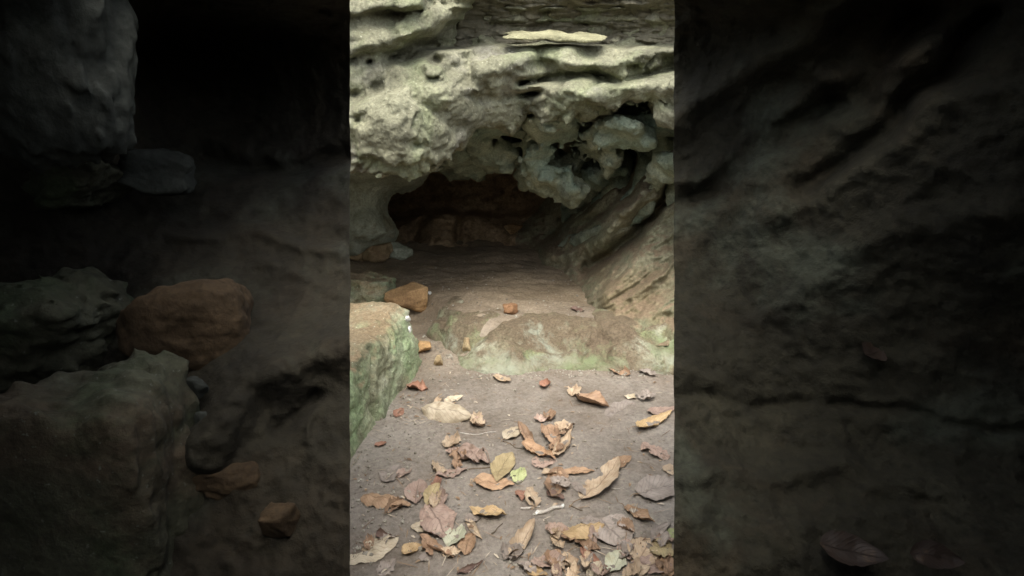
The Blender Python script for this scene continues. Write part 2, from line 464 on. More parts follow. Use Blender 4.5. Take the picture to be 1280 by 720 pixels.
# ------------------------------------------------------------------ ledge
def ledge_crust(m):
    nt = m.node_tree; b = [n for n in nt.nodes if n.type == 'BSDF_PRINCIPLED'][0]
    N = NB(nt)
    old = b.inputs['Base Color'].links[0].from_socket
    sx = nt.nodes.new('ShaderNodeSeparateXYZ'); nt.links.new(N.vec, sx.inputs[0])
    mr = nt.nodes.new('ShaderNodeMapRange'); mr.inputs[1].default_value = 0.20; mr.inputs[2].default_value = 0.05
    mr.inputs[3].default_value = 0.0; mr.inputs[4].default_value = 0.20
    nt.links.new(sx.outputs[2], mr.inputs[0])
    f = N.ramp(N.math('ADD', N.noise(3.1, 7, 0.68, 13, 0.5), mr.outputs[0]), [(0.62, 0.0), (0.76, 0.7)])
    c = N.ramp(N.noise(2.0, 5, 0.6, 17), [(0.40, (0.20, 0.25, 0.13)), (0.52, (0.30, 0.31, 0.22)), (0.62, (0.36, 0.40, 0.31))])
    nt.links.new(N.mix(f, old, c), b.inputs['Base Color'])
ledge_crust(M['ledge'])

def build_ledge():
    xs = np.arange(-0.95, 2.1, 0.014)
    ds = np.arange(-0.06, 1.5, 0.012)
    X, D = np.meshgrid(xs, ds, indexing='ij')
    Y = ledge_y(X) + D
    P = np.stack([X, Y, np.zeros_like(X)], -1)
    warp = 0.05*fbm(P, 2.4, 3, 0.5, 2)
    d = D + warp + 0.02
    n1 = fbm(P*np.array([1, 0.6, 1]), 2.2, 3, 0.5, 6)
    fr = 0.115 + 0.06*n1
    z = fr*np.clip(d/0.16, 0, 1)**0.7 + 0.10*sstep(0.08, 0.62, d) + 0.03*sstep(0.3, 0.9, d)
    z = z - 0.32*sstep(0.62, 1.35, D + 0.3*fbm(P, 1.3, 3, 0.5, 8))
    # the slanting slab at the left end: oblique ribs falling towards the boulder
    lw = sstep(-0.22, -0.40, X)
    ob = (X*0.75 - D*0.65)
    z = z + lw*(0.022*np.sin(ob*20 + 2.0*n1) - 0.02)
    # cleft between the left slab and the long ledge, and the oblique rib beside it
    q = X + 0.36 - 0.62*(D-0.2)
    z = z - 0.13*np.exp(-(q/0.05)**2)*sstep(-0.02, 0.08, D)*sstep(0.75, 0.45, D)
    z = z + 0.05*np.exp(-((q+0.16)/0.10)**2)*sstep(0.05, 0.2, D)*sstep(0.8, 0.5, D)
    z = z - 0.05*np.exp(-((X-0.50-0.35*(D-0.1))/0.035)**2)*sstep(0.0, 0.1, D)*sstep(0.4, 0.2, D)
    z = z + sstep(-0.05, 0.08, D)*(0.035 - 0.10*billow(P, 2.3, 3, 0.5, 4)) + 0.018*fbm(P, 7, 5, 0.62, 5) - 0.02*billow(P, 12, 2, .5, 3)
    cr = perlin(P*np.array([2.2, 1.4, 1])+4.0)
    z = z - 0.05*np.exp(-(cr/0.035)**2)*sstep(0.0, 0.06, D)
    z = z - 0.10*sstep(0.02, -0.06, D)
    z = z - 0.45*sstep(-0.60, -0.84, X - 0.25*(D-0.3) + 0.1*n1)
    low = sstep(0.03, 0.10, D)*sstep(0.62, 0.45, D)*sstep(-0.62, -0.50, X)
    zf = zfloor(X, Y) + 0.022 + 0.03*billow(P, 5, 2, .5, 9)
    z = z + np.where((q > -0.10) & (q < 0.07), 0.75, 1.0)*low*np.maximum(0, zf - z)
    z = np.minimum(z, 0.205 + 0.04*n1)
    o = link_mesh('rock_ledge', np.stack([X, Y, z], -1).reshape(-1, 3), grid_faces(len(xs), len(ds)), M['ledge'])
    tag(o, 'low mossy rock ledge crossing the dirt floor at the cave mouth', 'rock')
build_ledge()

# ------------------------------------------------------------------ SDF rock builder
def mesh_frustum(name, fun, u0, u1, v0, v1, t0, t1, du, dv, dt, mat):
    us = np.arange(u0, u1+du, du); vs = np.arange(v0, v1+dv, dv)
    ts = np.exp(np.arange(math.log(t0), math.log(t1)+dt, dt))
    U, V, T = np.meshgrid(us, vs, ts, indexing='ij')
    Fv = fun(U, V, T)
    G, Q = surface_nets(Fv)
    P = pt(interp_axis(us, G[:, 0]), interp_axis(vs, G[:, 1]), interp_axis(ts, G[:, 2]))
    return link_mesh(name, P, Q, mat)

def add_detail(Fv, U, V, T, fn, band=0.16):
    m = np.abs(Fv) < band
    P = pt(U[m], V[m], T[m])
    Fv[m] += fn(P)
    return Fv

def ell(U, V, T, u, v, t, ru, rv, rt, rot=0.0):
    """Distance in metres (approximate) to an ellipsoid given in picture units at depth t, rot in degrees on screen."""
    s = t/F
    a = (U*T/t - u*1.0 + 640*(1-T/t))*s if False else ((U-640)*T/F - (u-640)*s)
    b = ((V-360)*T/F - (v-360)*s)
    c = T - t
    r = math.radians(rot)
    a2 = a*math.cos(r)+b*math.sin(r); b2 = -a*math.sin(r)+b*math.cos(r)
    A, B, C = ru*s, rv*s, rt
    k = np.sqrt((a2/A)**2+(b2/B)**2+(c/C)**2)
    return (k-1)*min(A, B, C)

# ---- the overhang above the cave mouth
OVB = [(180, 250), (330, 232), (438, 214), (460, 217), (486, 219), (500, 216), (532, 219), (546, 206), (556, 194), (567, 192), (581, 184),
       (588, 170), (592, 158), (604, 150), (626, 153), (641, 163), (655, 151), (668, 146), (690, 149), (715, 154), (737, 152),
       (755, 147), (768, 142), (778, 134), (792, 126), (810, 128), (822, 142), (842, 147), (930, 150), (1100, 190)]
_ob = np.array(OVB, float)
ov_front = rbf([(180, 250, 2.7), (180, 0, 2.6), (300, 220, 3.0), (438, 215, 3.35), (438, 150, 3.2), (438, 90, 3.25), (500, 205, 3.3), (540, 195, 3.35), (500, 120, 3.2),
    (560, 130, 3.35), (600, 150, 3.55), (600, 95, 3.4), (660, 140, 3.68), (660, 95, 3.5), (720, 140, 3.52), (720, 112, 3.45), (780, 120, 3.5),
    (842, 130, 3.4), (842, 100, 3.38), (700, 72, 3.6), (842, 70, 3.5), (600, 65, 3.5), (560, 20, 3.5), (700, 20, 3.55), (842, 20, 3.4),
    (700, -70, 3.75), (438, -70, 3.6), (842, -70, 3.7), (1000, 100, 3.1), (1100, 100, 2.9), (1000, -70, 3.5)])
def ov_fun(U, V, T):
    u2, v2 = U[:, :, 0], V[:, :, 0]
    tf = ov_front(u2, v2)
    wob = 9*perlin(np.stack([u2/60, v2/40, 0*u2], -1)) + 5*perlin(np.stack([u2/22, v2/18, 0*u2+4], -1))
    # near block at the top left, its lower right edge a diagonal
    d, s = pl_dist([(300, 80), (438, 74), (480, 62), (545, 46), (575, 24), (612, -8), (680, -60)], u2, v2)
    sd = d*s + wob*0.5
    tf = tf - 0.22*sstep(5, -14, sd)
    tf = tf + 0.20*np.exp(-((sd-12)/9)**2)*sstep(470, 490, u2)*sstep(560, 535, u2)
    d, s = pl_dist([(300, 22), (450, 20), (470, 14), (500, 12), (528, 8), (535, -10)], u2, v2)
    tf = tf - 0.16*sstep(4, -6, d*s+wob*0.4)
    # recessed bedding on the right above the lip
    bed = sstep(545, 600, u2 + 0.6*v2)
    top = 61 - 7*np.exp(-((u2-690)/60)**2) + 0.4*wob
    tf = tf + bed*0.26*sstep(top+3, top-5, v2)*sstep(-12, 8, v2 + 0.3*wob)
    tf = tf - bed*0.10*sstep(30, 24, v2 + 0.5*wob)*sstep(4, 10, v2) - bed*0.10*sstep(14, 9, v2+0.5*wob)
    # lip steps
    tf = tf - 0.10*np.exp(-(pl_dist([(600, 92), (660, 72), (715, 66)], u2, v2)[0]/9)**2)
    tf = tf - 0.14*np.exp(-(pl_dist([(705, 78), (770, 82), (800, 66), (850, 62), (930, 60)], u2, v2)[0]/9)**2)
    tf = tf + 0.13*np.exp(-(pl_dist([(650, 104), (700, 96), (740, 92), (775, 103), (800, 96), (842, 84), (900, 80)], u2, v2)[0]/5)**2)
    tf = tf - 0.13*np.exp(-(pl_dist([(700, 115), (740, 118), (770, 112), (850, 106)], u2, v2)[0]/14)**2)
    tf = tf + 0.12*np.exp(-((u2-668+0.5*(v2-116)+0.5*wob)/15)**2-((v2-117+0.3*wob)/6)**2)
    tf = tf - 0.10*np.exp(-((u2-500)/55)**2-((v2-175)/45)**2)
    tf = tf - 0.10*np.exp(-((u2-545)/40)**2-((v2-110)/30)**2)
    for (a, b2, r, dp) in [(462, 78, 4, .12), (443, 118, 5, .12), (545, 75, 5, .12), (449, 150, 8, .1), (520, 182, 6, .07), (600, 125, 6, .06), (575, 160, 9, .06), (470, 110, 6, .06)]:
        tf = tf + dp*np.exp(-((u2-a)/(r*1.5))**2-((v2-b2)/r)**2)
    vb = np.interp(u2, _ob[:, 0], _ob[:, 1]) + 0.25*wob
    vb3 = vb[:, :, None] - 24*np.clip(T-tf[:, :, None], 0, 2)
    s = T/F
    below = (V - vb3)*s*0.9
    Fv = smax(below, (tf[:, :, None]-T)*0.85, 0.10)
    Fv = np.maximum(Fv, T-4.75)
    def det(P):
        q = P + 0.10*np.stack([fbm(P, 2.5, 2, .5, 1), fbm(P, 2.5, 2, .5, 2), fbm(P, 2.5, 2, .5, 3)], -1)
        return (0.06 - 0.16*billow(q, 2.6, 3, 0.5, 1) + 0.022*fbm(q, 7.0, 3, 0.6, 2) - 0.03*billow(q, 16, 2, 0.5, 4) + 0.02*fbm(q, 1.6, 2, .5, 6))
    return add_detail(Fv, U, V, T, det)
o = mesh_frustum('rock_overhang', ov_fun, 180, 1100, -130, 262, 2.3, 4.85, 2.3, 2.0, 0.009, M['overhang'])
tag(o, 'pale rough limestone overhang spanning the top of the cave mouth', 'rock')

def slab_fun(U, V, T):
    P = pt(U, V, T)
    n = perlin(P*4.0+3); n2 = perlin(P*11.0+5)
    vc = np.interp(U, [590, 640, 690, 720, 757], [50, 45.5, 45, 48, 47.5])
    hh = np.interp(U, [588, 600, 640, 652, 700, 735, 752, 758], [-3, -3, 0.4, 2.6, 2.3, 2.4, 1.8, 0.2])
    vv = V + 16*(T-3.47)*4*0.6
    d = (np.abs(vv - vc) - hh)*T/F
    d = np.maximum(d, np.maximum((630-U)*T/F, (U-759)*T/F))
    d = smax(d, np.abs(T-3.49+0.04*n) - 0.10, 0.012)
    return d + 0.013*n + 0.009*n2 - 0.022*np.abs(perlin(P*6.0+1)) + 0.004*perlin(P*30.0) + 0.005
o = mesh_frustum('rock_slab', slab_fun, 560, 790, 26, 68, 3.2, 4.1, 1.2, 0.8, 0.006, M['slab'])
tag(o, 'thin cream limestone slab jutting from the dark bedding above the overhang lip', 'rock')

# ---- the dark bedded rock in the recess
def strata_sheet():
    us = np.arange(520, 1100, 3.0); vs = np.arange(-60, 78, 1.0)
    U, V = np.meshgrid(us, vs, indexing='ij')
    P0 = np.stack([U/55, V/19, 0*U], -1)
    t = ov_front(U, V) + 0.19 + 0.07*fbm(P0, 1.0, 4, 0.6, 3) + 0.03*ridged(P0*np.array([2, .5, 1]), 1.0, 3, 0.5, 7)
    t = t - 0.005*np.clip(34-V, 0, 60)
    t = t - 0.07*sstep(13, 6, V+4*perlin(np.stack([U/40, V/20, 0*U], -1)))
    t = np.where(U < 575, t + 0.5*sstep(575, 540, U), t)
    a = pt(U, V, t).reshape(-1, 3)
    return link_mesh('bedded_rock', a, grid_faces(len(us), len(vs)), M['strata'])
tag(strata_sheet(), 'dark brown thinly bedded rock recessed above the pale overhang', 'rock')

# ---- knobbly lobes of the inner ceiling
SH = [(150, -100, 4.0), (150, 150, 3.9), (150, 430, 3.3), (330, -100, 4.4), (330, 250, 5.6), (330, 400, 5.2), (438, -100, 4.6), (438, 150, 5.4), (438, 250, 7.3), (438, 330, 7.0), (438, 430, 5.6),
      (490, 250, 7.8), (490, 310, 7.2), (560, 200, 7.6), (560, 255, 7.9), (560, 290, 7.2), (560, 320, 6.9), (640, 230, 7.8), (640, 300, 7.2), (640, 160, 6.4), (560, 150, 5.9), (600, 90, 4.7),
      (600, 0, 4.5), (600, -100, 4.4), (560, 430, 6.0), (640, 430, 6.0),
      (690, 322, 6.2), (700, 290, 6.6), (700, 250, 6.7), (690, 200, 6.9), (730, 347, 5.2), (760, 372, 4.48), (750, 320, 5.2), (760, 290, 5.25), (760, 235, 5.75), (760, 160, 6.0), (800, 381, 4.27),
      (842, 388, 4.10), (842, 330, 4.42), (842, 270, 4.7), (842, 220, 4.75), (842, 150, 5.1), (842, 60, 5.0), (842, 430, 3.9), (800, 430, 3.95), (760, 430, 4.05), (700, 430, 5.0), (950, 395, 3.95), (950, 430, 4.05), (950, 250, 4.1), (950, 100, 4.2), (950, -100, 4.2), (1120, 430, 3.6), (1120, 200, 3.6), (1120, -100, 3.8)]
shell_t = rbf(SH)
LOBES = [(622, 160, 4.35, 36, 9, .3, 4), (586, 196, 5.2, 26, 12, .4, -15), (566, 206, 5.8, 24, 11, .4, 0), (622, 194, 4.9, 25, 19, .35, 15), (596, 178, 4.5, 20, 10, .3, -20),
    (674, 194, 4.6, 22, 20, .3, -5), (690, 226, 4.8, 32, 15, .32, 18), (706, 240, 4.75, 13, 14, .25, 10), (657, 219, 4.95, 16, 9, .3, 25), (697, 159, 4.1, 32, 13, .35, 3),
    (772, 168, 3.92, 32, 15, .3, 8), (797, 177, 3.9, 13, 12, .2, 20), (738, 187, 4.5, 24, 10, .28, 12), (764, 198, 4.45, 12, 14, .22, -10), (835, 206, 4.05, 20, 18, .25, -15), (752, 218, 5.1, 18, 16, .3, 0),
    (815, 152, 4.05, 40, 6, .3, 4), (890, 190, 3.9, 40, 50, .4, 0), (960, 200, 3.5, 70, 60, .4, 0), (585, 212, 6.2, 18, 13, .3, 0), (720, 112, 5.3, 190, 30, .9, 0), (600, 120, 5.6, 120, 40, .8, 0)]
LOBES += [(u, v-24, t+.45, ru*.6, rv*1.1, rt*.9, ro) for (u, v, t, ru, rv, rt, ro) in LOBES[1:16]]
# columns and flowing ribs that leave the ceiling and sweep down to the rear left: points (u, v, depth, radius in px)
FLOWS = [[(806, 165, 4.15, 17), (812, 195, 4.25, 15), (808, 222, 4.35, 14), (796, 246, 4.5, 13), (774, 268, 4.72, 10), (752, 286, 4.95, 7), (738, 300, 5.1, 5)],
    [(836, 165, 3.95, 13), (834, 195, 4.0, 14), (838, 215, 4.02, 10), (846, 250, 4.05, 10), (852, 290, 4.0, 10)],
    [(772, 180, 4.4, 14), (778, 205, 4.5, 13), (774, 228, 4.65, 12), (758, 248, 4.85, 10), (738, 266, 5.1, 8), (712, 288, 5.5, 6)],
    [(742, 180, 4.6, 12), (750, 210, 4.8, 12), (746, 232, 5.0, 11), (730, 252, 5.3, 9), (706, 272, 5.8, 6)],
    [(764, 284, 4.86, 7), (742, 294, 4.98, 9), (716, 306, 5.35, 9), (694, 314, 5.75, 7), (678, 319, 6.0, 5)],
    [(822, 232, 4.3, 6), (810, 256, 4.42, 8), (790, 276, 4.6, 8), (768, 294, 4.8, 6), (752, 312, 5.0, 4)],
    [(722, 196, 4.7, 10), (726, 222, 4.95, 10), (718, 246, 5.2, 8), (700, 262, 5.6, 5)]]
def capsule(P, a, b, ra, rb):
    ab = b-a; L2 = float(ab@ab)
    h = np.clip(((P-a)@ab)/L2, 0, 1)
    return np.linalg.norm(P-a-h[..., None]*ab, axis=-1) - (ra+(rb-ra)*h)
def lobe_fun(U, V, T):
    P = pt(U, V, T)
    a1, a2 = perlin(P*2.6+3), perlin(P*2.6+11)
    b1, b2 = perlin(P*6.5+5), perlin(P*6.5+19)
    Uw = U + 17*a1 + 9*b1; Vw = V + 15*a2 + 8*b2; Tw = T + 0.10*perlin(P*4.1+23)
    Fv = None
    for L in LOBES:
        e = ell(Uw, Vw, Tw, *L)
        Fv = e if Fv is None else smin(Fv, e, 0.015)
    P = pt(U, V, T)
    W = P + 0.05*np.stack([perlin(P*3.1), perlin(P*3.1+9), perlin(P*3.1+17)], -1)
    for fl in FLOWS:
        g = None
        n = len(fl)
        pts3 = [(a, b, float(shell_t(a, b)) - 0.42*(1-q/(n-1))**1.3 - 0.03, r) for q, (a, b, t_, r) in enumerate(fl)]
        for (u0, v0, t0, r0), (u1, v1, t1, r1) in zip(pts3[:-1], pts3[1:]):
            c = capsule(W, pt(u0, v0, t0), pt(u1, v1, t1), r0*t0/F, r1*t1/F)
            g = c if g is None else smin(g, c, 0.03)
        Fv = smin(Fv, g, 0.02)
    def det(P):
        q = P + 0.08*np.stack([fbm(P, 3, 2, .5, 4), fbm(P, 3, 2, .5, 5), fbm(P, 3, 2, .5, 6)], -1)
        return 0.022 - 0.07*billow(q, 4.2, 3, .5, 5) + 0.006*fbm(q, 18, 2, .6, 3) + 0.008*fbm(q, 14, 3, 0.6, 4)
    return add_detail(Fv, U, V, T, det)
o = mesh_frustum('cave_ceiling', lobe_fun, 520, 1020, 95, 336, 3.2, 7.0, 2.0, 2.0, 0.010, M['lobes'])
tag(o, 'knobbly grey green rock lobes hanging from the inner cave ceiling', 'rock', kind='structure')

# ---- the smooth column at the left of the opening
def pil_fun(U, V, T):
    Fv = None
    for L in [(440, 252, 6.15, 42, 66, .6, 0), (466, 230, 6.1, 24, 22, .45, 20), (472, 288, 6.15, 22, 16, .45, 20), (380, 260, 6.0, 60, 90, .7, 0), (500, 220, 6.0, 30, 10, .5, -20), (462, 212, 5.6, 50, 14, .6, 0),
              (450, 290, 6.1, 30, 18, .45, 0), (320, 270, 5.4, 70, 110, .7, 0), (480, 205, 5.2, 50, 10, .5, 0)]:
        e = ell(U, V, T, *L)
        Fv = e if Fv is None else smin(Fv, e, 0.12)
    return add_detail(Fv, U, V, T, lambda P: 0.05*fbm(P, 2.4, 4, 0.5, 8) + 0.015*ridged(P, 7, 3, .5, 2) - 0.01)
o = mesh_frustum('rock_column', pil_fun, 230, 560, 150, 390, 4.4, 7.6, 2.2, 2.2, 0.011, M['pillar'])
tag(o, 'smooth grey rock column closing the left side of the dark opening', 'rock')

# ---- back and side walls of the chamber
RIBS = [([(842, 150), (838, 205), (815, 238), (785, 262), (755, 292), (720, 308), (682, 319)], -0.38, 14),
        ([(806, 200), (800, 235), (785, 258), (755, 280)], -0.26, 10), ([(775, 215), (768, 240), (735, 265), (708, 292)], -0.26, 9),
        ([(842, 262), (812, 300), (785, 335), (758, 368)], -0.16, 16), ([(842, 235), (800, 285), (770, 315), (735, 335)], 0.34, 8),
        ([(770, 272), (735, 300), (700, 312)], 0.14, 5), ([(750, 238), (715, 268), (680, 300)], 0.14, 6), ([(842, 325), (815, 352), (795, 375)], -0.07, 8),
        ([(480, 262), (560, 260), (620, 262), (670, 258)], 0.25, 7), ([(500, 285), (530, 272), (600, 268), (625, 285)], -0.22, 14), ([(578, 270), (574, 300)], 0.2, 5), ([(530, 275), (515, 305)], 0.15, 5),
        ([(700, 255), (660, 285), (640, 300)], -0.1, 8)]
def build_shell():
    us = np.concatenate([np.arange(150, 430, 5.0), np.arange(430, 860, 1.6), np.arange(860, 1125, 5.0)])
    vs = np.concatenate([np.arange(-100, 130, 5.0), np.arange(130, 400, 1.6), np.arange(400, 436, 4.0)])
    U, V = np.meshgrid(us, vs, indexing='ij')
    t = shell_t(U, V)
    wu = U + 6*perlin(np.stack([U/30, V/30, 0*U+2], -1)); wv = V + 6*perlin(np.stack([U/30, V/30, 0*U+7], -1))
    for poly, amp, w in RIBS:
        d, s = pl_dist(poly, wu, wv)
        t = t + amp*np.exp(-(d/w)**2)
    P = pt(U, V, t)
    r = math.radians(-42)
    a = (U*math.cos(r)+V*math.sin(r)); b = (-U*math.sin(r)+V*math.cos(r))
    right = sstep(660, 720, U)
    strk = ridged(np.stack([a/150+0.5*perlin(np.stack([U/60, V/60, 0*U], -1)), b/24+0.6*perlin(np.stack([U/45, V/45, 0*U+9], -1)), 0*U], -1), 1.0, 4, 0.5, 3)
    t = t - right*0.07*strk*sstep(120, 200, V) + (1-right)*0.10*fbm(P, 1.6, 4, 0.5, 4)
    t = t - 0.035*ridged(P, 4.5, 4, 0.55, 6) - 0.02*fbm(P, 12, 3, .6, 2)
    P = pt(U, V, t).reshape(-1, 3)
    Fq = grid_faces(len(us), len(vs), True)
    cu = U.reshape(-1)[Fq].mean(1); cv = V.reshape(-1)[Fq].mean(1)
    edge = 668 + 0.3*(260-cv) + 12*np.sin(cv/17)
    return P, Fq, cu > edge
P, Fq, isr = build_shell()
def sub_mesh(P, Fq):
    ids = np.unique(Fq); mp = -np.ones(len(P), np.int64); mp[ids] = np.arange(len(ids))
    return P[ids], mp[Fq]
o = link_mesh('cave_back_wall', *sub_mesh(P, Fq[~isr]), M['back']); tag(o, 'brown rock at the back of the dark chamber', 'rock', kind='structure')
o = link_mesh('cave_side_wall', *sub_mesh(P, Fq[isr]), M['shell']); tag(o, 'sloping ribbed rock wall sweeping down the right side of the cave', 'rock', kind='structure')

# ---- hill over the cave
def build_hill():
    xs = np.arange(-14, 14.01, 0.2); ys = np.arange(4.35, 22, 0.2)
    X, Y = np.meshgrid(xs, ys, indexing='ij')
    P = np.stack([X, Y, 0*X], -1)
    z = 2.75 + 1.6*sstep(4.3, 9, Y) + 0.35*fbm(P, 0.6, 4, .5, 2) + 0.10*fbm(P, 3, 3, .5, 4) - 5.2*sstep(8, 13.5, np.abs(X)) - 6*sstep(14, 21, Y)
    return link_mesh('hill', np.stack([X, Y, z], -1).reshape(-1, 3), grid_faces(len(xs), len(ys)), M['hill'])
tag(build_hill(), kind='structure')
# wings of the cliff either side of the cave mouth, down to the ground
def build_cliff(sgn):
    ss = np.arange(0, 12, 0.15); zs = np.arange(-0.3, 3.2, 0.12)
    S, Z = np.meshgrid(ss, zs, indexing='ij')
    X = sgn*(2.45 + 0.95*S); Y = 3.45 + 0.5*np.sin(S*0.6) + 0.12*(Z) + 0.25*sstep(0, 3, S)
    P = np.stack([X, Y, Z], -1)
    Y = Y + 0.35*fbm(P, 0.9, 4, .5, 6)
    return link_mesh('cliff', np.stack([X, Y, Z], -1).reshape(-1, 3), grid_faces(len(ss), len(zs), sgn < 0), M['hill'])
for sg in (-1, 1):
    tag(build_cliff(sg), kind='structure')

# ------------------------------------------------------------------ boulders and stones (world-space SDF)
def rock(name, center, radii, rotz=0.0, seed=0, cuts=7, n=40, mat=None, rough=0.05, boxy=0.35, tilt=(0, 0), cutlo=0.62):
    rs = np.random.RandomState(seed)
    R = np.array(radii, float)
    ax = [np.linspace(-1.35, 1.35, n)]*3
    X = np.stack(np.meshgrid(*ax, indexing='ij'), -1)
    q = np.abs(X)
    e = 2 + boxy*8
    d = (q**e).sum(-1)**(1/e) - 1
    for k in range(cuts):
        nrm = rs.normal(size=3); nrm /= np.linalg.norm(nrm)
        d = smax(d, X@nrm - rs.uniform(cutlo, cutlo+0.33), 0.05)
    d = d + rough*2.2*fbm(X, 1.3, 3, .5, seed*0.37+1) + rough*fbm(X, 4.2, 3, .6, seed*0.11+2)
    V, Q = surface_nets(d)
    V = (V/(n-1)*2.7 - 1.35)*R
    from mathutils import Euler
    M3 = np.array(Euler((tilt[0], tilt[1], rotz)).to_matrix())
    V = V@M3.T
    o = link_mesh(name, V, Q, mat)
    o.location = tuple(map(float, center))
    return o

def stone_px(name, u, v, wpx, hpx, depth=1.0, mat=None, seed=0, rotz=0.0, sink=0.2, cuts=7, n=34, rough=0.05, boxy=0.3, base=None, tilt=(0, 0), cutlo=0.62):
    """A stone whose picture box is centred at u, v; it stands on the floor below the lower edge of that box."""
    p, t = gpt(u, v + hpx*0.42) if base is None else base
    s = t/F
    R = (wpx*s*0.5/0.9, wpx*s*0.5*depth/0.9, hpx*s*0.5/0.9)
    c = p + np.array([0, R[1]*0.55, R[2]*(1-sink)])
    return rock(name, c, R, rotz, seed, cuts, n, mat, rough, boxy, tilt, cutlo)

# the big lichen boulder at the left (cut off by the added side flank)
def big_boulder():
    n = 110
    x0, x1, y0, y1, z0, z1 = -2.0, -0.40, 1.9, 3.75, -0.2, 0.62
    xs = np.linspace(x0, x1, n); ys = np.linspace(y0, y1, n); zs = np.linspace(z0, z1, 70)
    X, Y, Z = np.meshgrid(xs, ys, zs, indexing='ij')
    P = np.stack([X, Y, Z], -1)
    # right face runs from (-0.60, 3.35) at the back to (-0.72, 2.4) at the front, leaning
    right = 0.92*X - 0.10*Y + 0.16*Z + 0.957
    d = smax(right, Z - (0.44 + 0.05*(Y-3.0)), 0.12)
    front = (2.05 - Y)
    d = smax(d, front*0.85, 0.07)
    d = smax(d, (Y-3.55), 0.1)
    d = smax(d, -1.8-X, 0.1)
    # the upper edge of the right face is cut by a shallow facet and a crack runs down the front
    crack = (Y - 2.70 + 0.05*np.sin(Z*11) - 0.25*(Z-0.2))
    d = d + 0.045*np.exp(-(crack/0.025)**2)*sstep(0.42, 0.30, Z)
    m = np.abs(d) < 0.2
    d[m] += 0.028*fbm(P[m], 2.6, 3, .5, 3) + 0.014*ridged(P[m], 7, 3, .55, 5) + 0.008*fbm(P[m], 22, 2, .6, 6) - 0.01
    V, Q = surface_nets(d)
    W = np.stack([interp_axis(xs, V[:, 0]), interp_axis(ys, V[:, 1]), interp_axis(zs, V[:, 2])], 1)
    o = link_mesh('boulder', W, Q, M['boulder'])
    tag(o, 'large blocky boulder with green lichen at the left of the dirt path', 'boulder')
big_boulder()

o = stone_px('boulder', 446, 372, 74, 46, 0.8, M['boulder'], 5, 0.2, 0.1, 4, 44, 0.09, 0.1); tag(o, 'rounded pale green boulder behind the large lichen block', 'boulder')
o.location.z -= 0.01
o = stone_px('stone', 511, 376, 60, 44, 0.8, M['ochre'], 51, 0.5, 0.12, 11, 56, 0.035, 0.0, None, (0.2, 0.15), 0.5); tag(o, 'ochre brown stone lying behind the lichen boulder', 'stone')
for (u, v, w, h, m, sd, lab) in [
    (468, 316, 44, 25, 'tanstone', 21, 'wide tan stone at the foot of the grey column'),
    (498, 315, 30, 19, 'pillar', 22, 'small grey stone right of the tan one by the column'),
    (446, 322, 20, 12, 'tanstone', 23, 'little brown stone left of the tan stone at the column foot'),
    (643, 292, 28, 18, 'ochre', 24, 'ochre stone alone at the mouth of the black chamber'),
    (527, 436, 24, 12, 'ochre', 25, 'small orange stone beside the right face of the lichen boulder'),
    (548, 452, 11, 13, 'tanstone', 26, 'upright brown pebble in front of the slanting ledge slab'),
    (583, 433, 10, 18, 'tanstone', 27, 'narrow ochre pebble wedged in the cleft of the ledge'),
    (637, 388, 18, 12, 'redstone', 28, 'reddish brown stone half buried on top of the ledge')]:
    o = stone_px('stone' if w > 15 else 'pebble', u, v, w, h, 0.8, M[m], sd, sd*0.7, 0.15, 8, 26, 0.06, 0.2)
    tag(o, lab, 'stone' if w > 15 else 'pebble')
for (u, v, w, h, sd, lab) in [(536, 367, 5, 4, 31, 'tiny white chip beside the ochre stone'), (514, 398, 4, 5, 32, 'white chip on the upper right corner of the lichen boulder'),
                              (516, 412, 3, 6, 33, 'white chip below another on the edge of the lichen boulder')]:
    o = stone_px('stone_chip', u, v, w, h, 0.8, M['whitebit'], sd, sd, 0.1, 6, 16, 0.08, 0.2)
    if sd > 31:
        o.location = tuple(map(float, pt(u-4, v, 3.36 if sd == 32 else 3.28)))
    tag(o, lab, 'stone chip')

